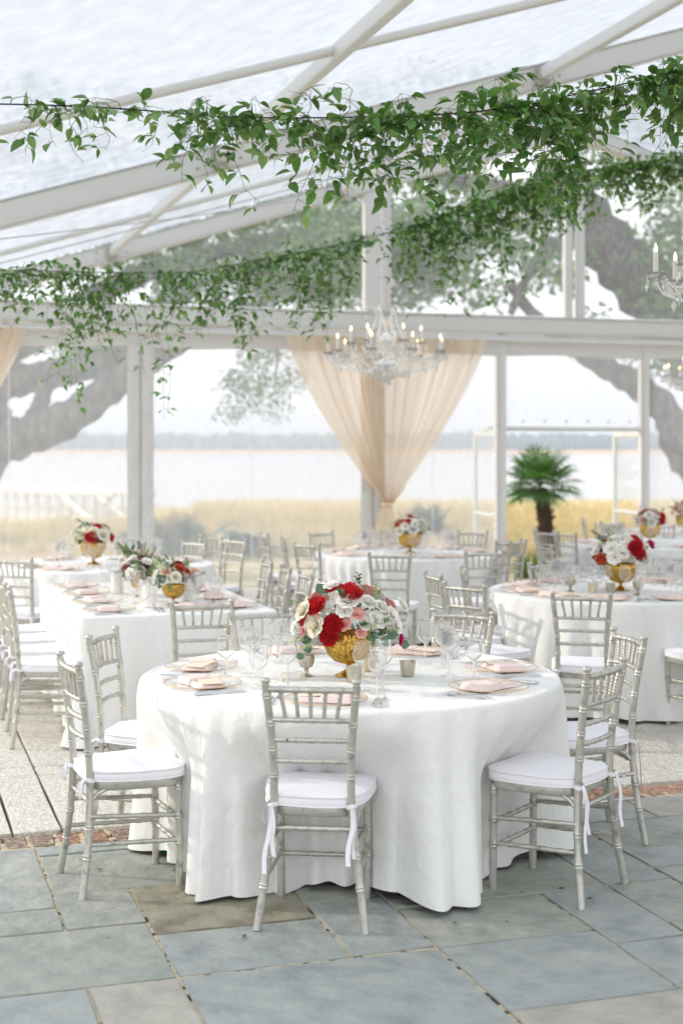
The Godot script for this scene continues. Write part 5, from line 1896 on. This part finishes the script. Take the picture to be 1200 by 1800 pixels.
func furnish() -> void:
	var chair := [make_chair(0), make_chair(1), make_chair(2)]
	# --- table on the bluestone
	var n1 := "the round table standing on bluestone"
	var c1 := Vector2(0.0375, 6.25)
	var ch := [[-0.12, 5.15, "silver chair with a brown chip on its back rail, on the bluestone"], [-1.085, 5.69, "silver chair on bluestone with a small foil wrapper by its leg"], [-1.09, 6.52, "silver chair tucked against the bluestone table on the side by the long table"], [-0.41, 7.40, "silver chair between the bluestone table and the end of the long table"], [0.62, 7.38, "silver chair between the bluestone table and the crimson-flower table"], [1.31, 6.48, "silver chair on bluestone close beside the brick border"], [1.035, 5.57, "silver chair on bluestone with a long ribbon bow on its post"]]
	var fixed := []
	for q in ch:
		fixed.append(q)
	var an := []
	for q in ch:
		an.append(atan2(q[1] - c1.y, q[0] - c1.x))
	var top := round_table(chair, c1, 11, n1, fixed, an, true, 3)
	var m := MB.new()
	compote(top + Vector3(-0.005, 0, 0.05), "large fluted antique gold compote on the bluestone table", 1.0)
	bouquet_front(top + Vector3(-0.005, 0.182, 0.05))
	rng.seed = 71
	votive(top + Vector3(0.015, 0, 0.215), "short", "speckled silver votive cup in front of the large gold compote")
	votive(top + Vector3(0.25, 0, 0.06), "short", "speckled silver votive cup beside two wine glasses on bluestone table")
	votive(top + Vector3(0.085, 0, -0.09), "gold", "pale gold glass votive behind the large gold compote")
	votive(top + Vector3(-0.19, 0, 0.06), "goblet", "ribbed silver footed votive beside the glass sign holder")
	sign_holder(top + Vector3(-0.25, 0, 0.16))
	# --- long table
	var n2 := "the long rectangular table"
	var o2 := T(1.68, 9.52)
	var tb := thing("long_table", "long banquet table hidden under a white cloth near the stacked pebble paving", "table", o2, TURN)
	m = MB.new()
	m.box(Vector3(0, TOP - 0.02, 0), Vector3(1.17, 0.03, 2.17))
	put("tabletop", m.mesh(), M.pile, tb)
	for s in [[-1, -1], [1, -1], [1, 1], [-1, 1]]:
		m = MB.new()
		m.tube([Vector3(0.45 * s[0], 0, 0.9 * s[1]), Vector3(0.45 * s[0], TOP - 0.03, 0.9 * s[1])], 0.015, 6)
		put("leg", m.mesh(), M.seam, tb)
	tb.set_meta("label", "long banquet table hidden under a white rectangular cloth")
	one("long_tablecloth", long_cloth(0.6, 1.1, 21), M.cloth, "white floor-length cloth with square corners over the long table", "tablecloth", Transform3D(Basis(Vector3.UP, TURN), o2), "white tablecloths")
	rng.seed = 61
	for k in 4:
		var v := 8.72 + 0.53 * k
		for s in [-1, 1]:
			var b := Basis(Vector3.UP, TURN + (PI / 2 if s > 0 else -PI / 2))
			place_setting(Transform3D(b, T(1.68 + s * 0.385, v, TOP + 0.002)), n2, false, 2)
		for s in [-1, 1]:
			var u: float = 1.68 + s * (0.98 if s < 0 else 1.02)
			var q := T(u, v + R(-0.03, 0.03))
			var f := T(-s, 0) - T(0, 0)
			chair_at(chair, q.x, -q.z, Vector2(f.x, -f.z).rotated(R(-0.06, 0.06)), "silver chair along the %s side of the long table" % ("open tent" if s < 0 else "drape"), "silver chairs along the long table")
	var fe := T(0, 1) - T(0, 0)
	chair_at(chair, -0.76, 7.86, Vector2(fe.x, -fe.z), "silver chair at the end of the long table facing its candles", "silver chairs along the long table")
	place_setting(Transform3D(Basis(Vector3.UP, TURN), T(1.80, 8.65, TOP + 0.002)), n2, false, 2)
	long_table_flowers()
	# --- round table beyond, towards the doors
	var n3 := "the crimson-flower round table"
	top = round_table(chair, Vector2(1.95, 10.0), 31, n3, [[1.38, 8.27, "silver chair turned from the camera before the crimson and blush flowers"], [0.77, 8.85], [0.62, 9.62], [0.86, 10.05], [1.50, 10.55], [2.36, 8.72], [2.95, 9.1], [2.55, 11.25], [3.1, 10.6]], [-1.88, -2.4, -2.9, 2.7, 2.1, 1.0, 0.3, -0.5, -1.2], true, 3)
	compote(top + Vector3(0, 0, 0.05), "gold compote under crimson and blush flowers", 1.0)
	bouquet(top + Vector3(0, 0.165, 0.05), "flowers with crimson dahlia, magenta and eucalyptus in a gold compote", 0.185, 0.22, [["rose", "white"], ["dahlia", "crimson"], ["rose", "white"], ["cup", "white"], ["rose", "cream"], ["cup", "white"], ["rose", "white"], ["cup", "white"], ["cup", "orange"], ["cup", "burgundy"], ["rose", "blush"], ["dahlia", "magenta"], ["rose", "white"]], 301, 32)
	var t3 := get_child(get_child_count() - 1)
	rng.seed = 73
	bloom(t3, "dahlia", "crimson", Vector3(0.07, 0.14, 0.16), Vector3(0.3, 0.4, 1), 0.062)
	bloom(t3, "dahlia", "crimson", Vector3(0.11, 0.09, 0.14), Vector3(0.6, 0.1, 1), 0.058)
	bloom(t3, "dahlia", "magenta", Vector3(0.20, 0.16, 0.05), Vector3(0.8, 0.5, 0.5), 0.04)
	bloom(t3, "cup", "orange", Vector3(-0.16, 0.06, 0.12), Vector3(-0.6, 0.0, 1), 0.035)
	rng.seed = 72
	votive(top + Vector3(-0.36, 0, 0.1), "goblet", "ribbed silver footed votive on the crimson and blush flower table")
	votive(top + Vector3(-0.22, 0, 0.2), "gold", "pale gold votive on the crimson and blush flower table")
	votive(top + Vector3(0.06, 0, 0.34), "goblet", "ribbed footed votive in front of the crimson and blush flowers")
	votive(top + Vector3(-0.1, 0, 0.2), "short", "speckled silver votive beneath the crimson and blush flowers")
	# --- round table under the drape
	var n4 := "the round table below the drape"
	top = round_table(chair, Vector2(0.65, 13.6), 41, n4, [[0.39, 11.5], [1.19, 11.75], [-0.32, 12.75], [-0.55, 13.4], [1.62, 13.2], [-0.2, 14.5], [0.55, 14.9], [1.35, 14.6]], [-1.75, -1.1, -2.6, 2.9, 0.2, 2.2, 1.5, 0.9], false, 3)
	compote(top + Vector3(0.0, 0, 0.1), "gold compote on the table below the peach drape", 1.0)
	bouquet(top + Vector3(0.0, 0.165, 0.1), "white roses with two red blooms in front of the peach drape", 0.165, 0.19, [["rose", "white"], ["cup", "white"], ["rose", "cream"], ["dahlia", "red"], ["rose", "white"], ["cup", "white"], ["rose", "white"]], 302, 24)
	# --- round table by the wide tent post
	var n5 := "the round table by the wide post"
	top = round_table(chair, Vector2(-2.02, 12.3), 51, n5, [[-2.53, 10.95, "silver chair in sun turned away before the table by the post"], [-1.35, 13.0], [-1.0, 13.3], [-1.22, 13.7], [-2.0, 13.6], [-3.3, 12.4], [-3.0, 11.6]], [-2.0, -2.7, 0.4, 1.2, -0.9, 2.4], false, 3)
	compote(top + Vector3(-0.1, 0, 0.12), "gold compote on the table beside the wide tent post", 1.0)
	bouquet(top + Vector3(-0.1, 0.165, 0.12), "cream roses with red dahlias and one dark anemone by the tent post", 0.175, 0.2, [["rose", "white"], ["rose", "white"], ["rose", "blush"], ["rose", "cream"], ["cup", "white"], ["rose", "white"], ["dahlia", "red"], ["cup", "burgundy"], ["rose", "cream"]], 303, 24)
	# --- two tables by the doors
	for k in 2:
		var c: Vector2 = [Vector2(3.25, 15.0), Vector2(4.1, 17.0)][k]
		var nm: String = ["the round table before the doors", "the hindmost round table near the doors"][k]
		top = round_table(chair, c, 61 + k, nm, [[c.x - 0.55, c.y - 1.15], [c.x + 0.5, c.y - 1.2], [c.x - 1.2, c.y + 0.1], [c.x - 1.0, c.y - 0.6], [c.x - 0.2, c.y + 1.2]], [-2.0, -1.2, 3.0, -2.6], false, 2)
		compote(top, "gold compote on " + nm, 1.0)
		bouquet(top + Vector3(0, 0.165, 0), ["red dahlia and white blooms on the table before the glass doors", "red dahlia and greenery on the table behind the others by the doors"][k], 0.16, 0.19, [["dahlia", "red"], ["rose", "white"], ["rose", "white"], ["cup", "white"], ["dahlia", "crimson"], ["rose", "blush"]], 304 + k, 20)
	for q in [[1.57, 13.1, Vector2(-0.6, 1)], [1.78, 12.5, Vector2(1, 0.2)], [2.1, 14.6, Vector2(0.8, 0.5)], [2.75, 13.9, Vector2(-0.1, -1)], [-0.78, 14.3, Vector2(1, 0.25)]]:
		chair_at(chair, q[0], q[1], q[2], "spare silver chair standing loose among the far tables", "spare silver chairs")
	for o in chair:
		o.free()
	hang_things()
	# litter on the bluestone
	m = MB.new()
	m.sheet([[Vector3(-0.02, 0.0, 0.012), Vector3(0.02, 0.0, 0.014)], [Vector3(-0.012, 0.02, 0.004), Vector3(0.022, 0.016, 0.006)], [Vector3(-0.004, 0.05, -0.01), Vector3(0.02, 0.046, -0.012)], [Vector3(-0.006, 0.054, -0.02), Vector3(0.018, 0.05, -0.022)]])
	var pk := thing("foil_wrapper", "small red and green foil wrapper on the bluestone under the cloth", "wrapper", W(-0.79, 6.16, 0.002), 0.5)
	put("red_side", m.mesh(), M.packet_red, pk, Transform3D(Basis(Vector3.UP, 0.9), Vector3(0.0, 0, 0.0)))
	put("green_side", m.mesh(), M.packet_green, pk, Transform3D(Basis(Vector3.UP, -0.5), Vector3(0.018, 0, 0.008)))
	rng.seed = 15
	for q in [[0.41, 5.255], [0.62, 5.26], [0.95, 5.53], [-0.99, 5.9], [1.42, 5.5], [0.72, 5.61], [0.86, 5.66], [1.33, 5.25], [-0.35, 5.08], [-1.12, 6.07]]:
		m = MB.new()
		m.leaf(Transform3D(Basis(Vector3.UP, R(0, TAU)).scaled_local(Vector3.ONE * R(0.018, 0.035)), Vector3(0, 0.004, 0)), 0.5, -0.1, 0.3)
		one("fallen_leaf", m.mesh(), [M.smilax0, M.vine, M.pile][rng.randi_range(0, 2)], "tiny fallen leaf lying on the bluestone flags", "leaf", Transform3D(Basis(), W(q[0], q[1], 0.0)), "fallen leaves on the bluestone")


func sign_holder(at: Vector3) -> void:
	var t := thing("sign_holder", "upright clear glass sign in a faceted prism base", "sign holder", at, 0.5)
	var m := MB.new()
	m.box(Vector3(0, 0.11, 0), Vector3(0.055, 0.17, 0.003), Basis(Vector3.RIGHT, -0.05), 0.0008)
	put("sheet", m.mesh(), M.pane_glass, t)
	m = MB.new()
	var q := [Vector3(-0.055, 0.001, -0.022), Vector3(0.055, 0.001, -0.022), Vector3(0.055, 0.001, 0.022), Vector3(-0.055, 0.001, 0.022), Vector3(-0.05, 0.032, 0), Vector3(0.05, 0.032, 0)]
	for f in [[0, 1, 2, 3], [3, 2, 5, 4], [1, 0, 4, 5]]:
		var k := []
		for i in f:
			k.append(m.p(q[i]))
		m.quad(k[3], k[2], k[1], k[0])
	for f in [[0, 3, 4], [2, 1, 5]]:
		var k := []
		for i in f:
			k.append(m.p(q[i]))
		m.tri(k[2], k[1], k[0])
	put("prism_base", m.mesh(), M.plate_glass, t)
	for e in [[0, 1], [1, 2], [2, 3], [3, 0], [3, 4], [0, 4], [4, 5], [5, 2], [5, 1]]:
		m = MB.new()
		m.tube([q[e[0]], q[e[1]]], 0.0012, 5)
		put("brass_edge", m.mesh(), M.pale_gold, t)


func bouquet_front(at: Vector3) -> void:
	# blooms placed one by one: [kind, tone, x, height above the rim, radius] in metres
	rng.seed = 88
	var t := thing("flower_arrangement", "white roses, red dahlias and eucalyptus in the large gold compote on bluestone", "flowers", at, 0.0, "flower arrangements on the tables")
	var c := Vector3(0, 0.05, 0)
	greens(t, c, 0.19, 0.13, 34)
	for q in [["rose", "white", -0.005, 0.164, 0.05], ["cup", "white", -0.02, 0.122, 0.036], ["rose", "cream", -0.149, 0.055, 0.052], ["dahlia", "white", -0.094, 0.132, 0.042], ["rose", "cream", -0.201, 0.114, 0.046], ["cup", "white", -0.077, 0.221, 0.034], ["dahlia", "red", 0.01, 0.191, 0.062], ["dahlia", "red", -0.139, 0.136, 0.06], ["dahlia", "crimson", -0.067, 0.062, 0.058], ["dahlia", "crimson", -0.085, 0.012, 0.056], ["cup", "pink", -0.022, 0.065, 0.03], ["cup", "pink", 0.035, 0.109, 0.03], ["cup", "pink", 0.052, 0.03, 0.026], ["cup", "pink", -0.199, 0.025, 0.022], ["cup", "white", 0.122, 0.082, 0.04], ["cup", "white", 0.189, 0.099, 0.036], ["cup", "white", 0.233, 0.136, 0.034], ["cup", "white", 0.208, 0.052, 0.034], ["rose", "white", 0.082, 0.156, 0.04], ["rose", "white", 0.139, 0.136, 0.034], ["cup", "magenta", 0.223, -0.012, 0.026], ["cup", "white", -0.236, 0.04, 0.028], ["rose", "white", 0.069, 0.067, 0.032]]:
		var p := Vector3(q[2], q[3], 0)
		var e := 1.0 - pow(p.x / 0.29, 2.0) - pow((p.y - 0.05) / 0.20, 2.0)
		p.z = 0.17 * sqrt(maxf(e, 0.03))
		bloom(t, q[0], q[1], p, Vector3(p.x * 1.1, (p.y - 0.02) * 1.2 + 0.03, p.z), q[4] * 0.9)
	for j in 20:
		var a := R(PI * 1.02, PI * 1.98)
		var el := R(0.0, 1.2)
		var d := Vector3(cos(a) * cos(el), sin(el), sin(a) * cos(el))
		bloom(t, ["rose", "cup", "dahlia"][j % 3], ["white", "cream", "red", "white", "pink"][j % 5], c + Vector3(d.x * 0.21, d.y * 0.16, d.z * 0.17), d, R(0.036, 0.05))
	for q in [[-0.124, 0.201, 0.05, 0.03], [0.189, 0.012, 0.05, 0.1], [0.159, -0.012, 0.05, 0.12], [-0.184, -0.012, 0.052, 0.1], [-0.211, -0.089, 0.036, 0.06], [-0.176, -0.052, 0.04, 0.1], [0.241, -0.04, 0.042, 0.05], [0.107, 0.0, 0.05, 0.13]]:
		var p := Vector3(q[0], q[1], q[3])
		var d := (p - Vector3(0, 0.03, 0.05)).normalized()
		put("leaf", S.disc_leaf, M.leaf_eucalyptus, t, Transform3D(Basis.looking_at(-d, Vector3(0.1, 0.35, 1)).scaled_local(Vector3.ONE * q[2]), p - d * q[2] * 0.5))
	for q in [[-0.141, -0.022, 0.09, Vector3(-0.6, -0.1, 0.6)], [-0.179, -0.007, 0.08, Vector3(-0.8, 0.0, 0.4)], [0.082, 0.032, 0.10, Vector3(0.3, 0.3, 0.8)], [0.114, 0.052, 0.09, Vector3(0.5, 0.4, 0.6)], [0.069, 0.007, 0.1, Vector3(0.3, -0.2, 0.8)], [0.149, 0.027, 0.08, Vector3(0.7, 0.2, 0.5)]]:
		put("sprig", S["sprig%d" % rng.randi_range(0, 2)], [M.leaf_sprig, M.leaf_sprig_pale][rng.randi_range(0, 1)], t, aim(q[3], Vector3(q[0], q[1], 0.11), q[2]))
	put("spire", S.spire, M.leaf_sprig_pale, t, aim(Vector3(0.25, 1, 0.1), Vector3(0.10, 0.08, 0.08), 0.15))
	put("spire", S.spire, M.leaf_sprig, t, aim(Vector3(0.35, 0.9, 0.0), Vector3(0.09, 0.09, 0.0), 0.13))


func long_table_flowers() -> void:
	# low gold compotes, white vases, pillar candles down the middle
	var y := TOP + 0.002
	rng.seed = 500
	var rows := [["gold compote with blush roses at the end of the long table", "blush roses, ranunculus and a dark scabiosa near the long table's end", 1.74, 8.98, [["rose", "blush"], ["rose", "cream"], ["cup", "burgundy"], ["rose", "blush"], ["cup", "orange"], ["rose", "white"]], 510], ["gold compote in the middle of the long table", "loose white and blush flowers with a dark bloom, mid long table", 1.62, 9.5, [["cup", "white"], ["rose", "blush"], ["cup", "burgundy"], ["cup", "white"], ["cup", "orange"], ["rose", "white"]], 511], ["gold compote at the tent post end of the long table", "white flowers with trailing green sprigs at far end of long table", 1.7, 10.15, [["cup", "white"], ["rose", "white"], ["rose", "cream"], ["cup", "blush"]], 512]]
	for q in rows:
		compote(T(q[2], q[3], y), q[0], 0.66)
		bouquet(T(q[2], q[3], y + 0.11), q[1], 0.125, 0.17, q[4], q[5], 15)
		var t := get_child(get_child_count() - 1)
		for k in 5:
			put("spire", S.spire, M.leaf_sprig, t, aim(Vector3(R(-0.8, 0.8), 1, R(-0.8, 0.8)), Vector3(R(-0.05, 0.05), 0.06, R(-0.05, 0.05)), R(0.14, 0.2)))
	rng.seed = 520
	for q in [[1.56, 8.84, "white pillar candle beside blush roses at the long table's end"], [1.50, 9.75, "white pillar candle between two low bouquets on the long table"]]:
		var t := thing("pillar_candle", q[2], "candle", T(q[0], q[1], y), 0.0, "pillar candles on the long table")
		put("wax", S.pillar, M.wax, t)
		put("wick", S.wick, M.wire, t, Transform3D(Basis(), Vector3(0, 0.124, 0)))
	for q in [[1.60, 9.22, "white ceramic vase with sprigs next to the middle bouquet"], [1.86, 9.15, "white ceramic vase behind the blush roses on the long table"]]:
		var t := thing("ceramic_vase", q[2], "vase", T(q[0], q[1], y), 0.0, "white vases on the long table")
		put("body", S.vase, M.ceramic, t)
		for k in 5:
			put("sprig", S["sprig%d" % (k % 3)], M.leaf_sprig, t, aim(Vector3(R(-0.7, 0.7), 1, R(-0.7, 0.7)), Vector3(0, 0.12, 0), R(0.1, 0.16)))
		for k in 4:
			bloom(t, "cup", "white" if k < 3 else "blush", Vector3(R(-0.06, 0.06), R(0.17, 0.24), R(-0.06, 0.06)), Vector3(R(-0.5, 0.5), 1, R(-0.5, 0.5)), 0.03)


func hang_along(v: float, wire: Array, prof: Array, n: int, sparse_to: float, above: Array, seed_: int, thin: float, lush_from: float) -> Array:
	# strands for a garland strung along the gable direction at ridge distance v
	# wire: [u, height]; prof: [u, usual hang]; returns [points, strands]
	rng.seed = seed_
	var nz := noise(0.05, seed_, FastNoiseLite.TYPE_SIMPLEX, 2)
	var pts := []
	for q in wire:
		pts.append(T(q[0], v, q[1]))
	var u0: float = wire[0][0]
	var u1: float = wire[-1][0]
	var st := []
	for i in n:
		var u := lerpf(u0, u1, (i + rng.randf()) / n)
		var h := 0.2
		for k in prof.size() - 1:
			if u >= prof[k][0] and u <= prof[k + 1][0]:
				h = lerpf(prof[k][1], prof[k + 1][1], (u - prof[k][0]) / (prof[k + 1][0] - prof[k][0]))
		var lush := 0.5 + 1.1 * nz.get_noise_1d(u * 40.0)
		if u < sparse_to and i % 2 == 0 or rng.randf() > lush + thin:
			continue
		h *= 0.6 + 0.5 * clampf(lush, 0.0, 1.2)
		if i % 5 == 0:
			h = -R(0.02, 0.09) if u > sparse_to else -0.02
			for q in above:
				if u > q[0] and u < q[1]:
					h -= q[2]
		else:
			h *= R(0.45, 1.1)
		if u > lush_from and rng.randf() < 0.6:
			st.append([(u + R(-0.05, 0.05) - u0) / (u1 - u0), h * R(0.6, 1.2), R(-0.15, 0.15), 1.2])
		st.append([(u - u0) / (u1 - u0), h, R(-0.12, 0.12), 0.55 if u < sparse_to else 1.0])
	return [pts, st]


func hang_things() -> void:
	# near garland: strung across the tent over the bluestone table
	var w := [[0.07, 2.979], [0.39, 3.005], [0.8, 3.02], [1.28, 3.02], [1.81, 3.06], [2.27, 3.114], [2.7, 3.215], [3.21, 3.36], [3.57, 3.492]]
	var g := hang_along(5.3, w, [[0.15, 0.25], [0.39, 0.25], [0.47, 0.225], [0.59, 0.25], [0.7, 0.163], [0.8, 0.175], [0.91, 0.188], [1.04, 0.163], [1.15, 0.25], [1.28, 0.325], [1.39, 0.338], [1.51, 0.225], [1.6, 0.325], [1.74, 0.3], [1.88, 0.275], [2.02, 0.3], [2.15, 0.35], [2.27, 0.325], [2.42, 0.3], [2.55, 0.45], [2.64, 0.45], [2.75, 0.35], [2.91, 0.3], [3.07, 0.325], [3.21, 0.3], [3.49, 0.25]], 190, 1.08, [[1.42, 1.71, 0.06], [2.27, 2.37, 0.06]], 901, 0.4, 2.4)
	for q in [[2.32, -0.17, 1.3], [2.34, -0.17, 1.3], [2.59, 0.52, 0.7], [2.62, 0.5, 0.7]]:
		g[1].append([(q[0] - w[0][0]) / (w[-1][0] - w[0][0]), q[1], 0.07, q[2]])
	garland("near smilax garland with broad glossy leaves above the bluestone table", g[0], g[1], 0.06, 24.0, 903)
	# farther garland, dipping low beside the wide post
	w = [[0.29, 2.962], [0.74, 2.995], [1.33, 3.001], [2.06, 3.029], [2.7, 3.162], [3.31, 3.302], [3.95, 3.503], [4.52, 3.729], [5.1, 3.917], [6.12, 4.115], [6.75, 4.248]]
	g = hang_along(10.1, w, [[0.29, 0.6], [0.74, 0.54], [0.97, 0.42], [1.21, 0.744], [1.53, 0.72], [1.81, 0.744], [2.1, 0.6], [2.44, 0.54], [2.7, 0.66], [3.05, 0.48], [3.31, 0.42], [3.67, 0.6], [4.14, 0.66], [4.42, 0.66], [4.71, 0.54], [5.1, 0.42], [5.6, 0.36], [6.75, 0.36]], 330, 0.0, [], 902, 0.55, 3.6)
	for q in [[1.78, 1.05], [1.82, 1.0], [1.25, 0.7], [1.63, 0.75], [3.02, 0.62], [4.61, 1.0], [4.54, 0.8], [3.9, 0.75], [4.1, 0.8], [4.25, 0.7], [4.4, 0.85], [3.7, 0.7], [4.75, 0.75], [1.94, 0.66]]:
		g[1].append([(q[0] - w[0][0]) / (w[-1][0] - w[0][0]), q[1], 0.05, 0.55])
	garland("far smilax garland trailing long sprigs over the gable beam", g[0], g[1], 0.056, 25.0, 905)
	chandelier(T(4.07, 11.5, 2.57), 2.12, 0.25, "crystal chandelier in front of the peach drape with a ruched chain sleeve")
	chandelier(W(1.98, 6.66, 2.57), 1.9, 0.9, "crystal chandelier hanging closest to the table on the bluestone")
	chandelier(W(4.45, 17.4, 2.64), 3.0, 0.6, "crystal chandelier hanging by the open glass doors")
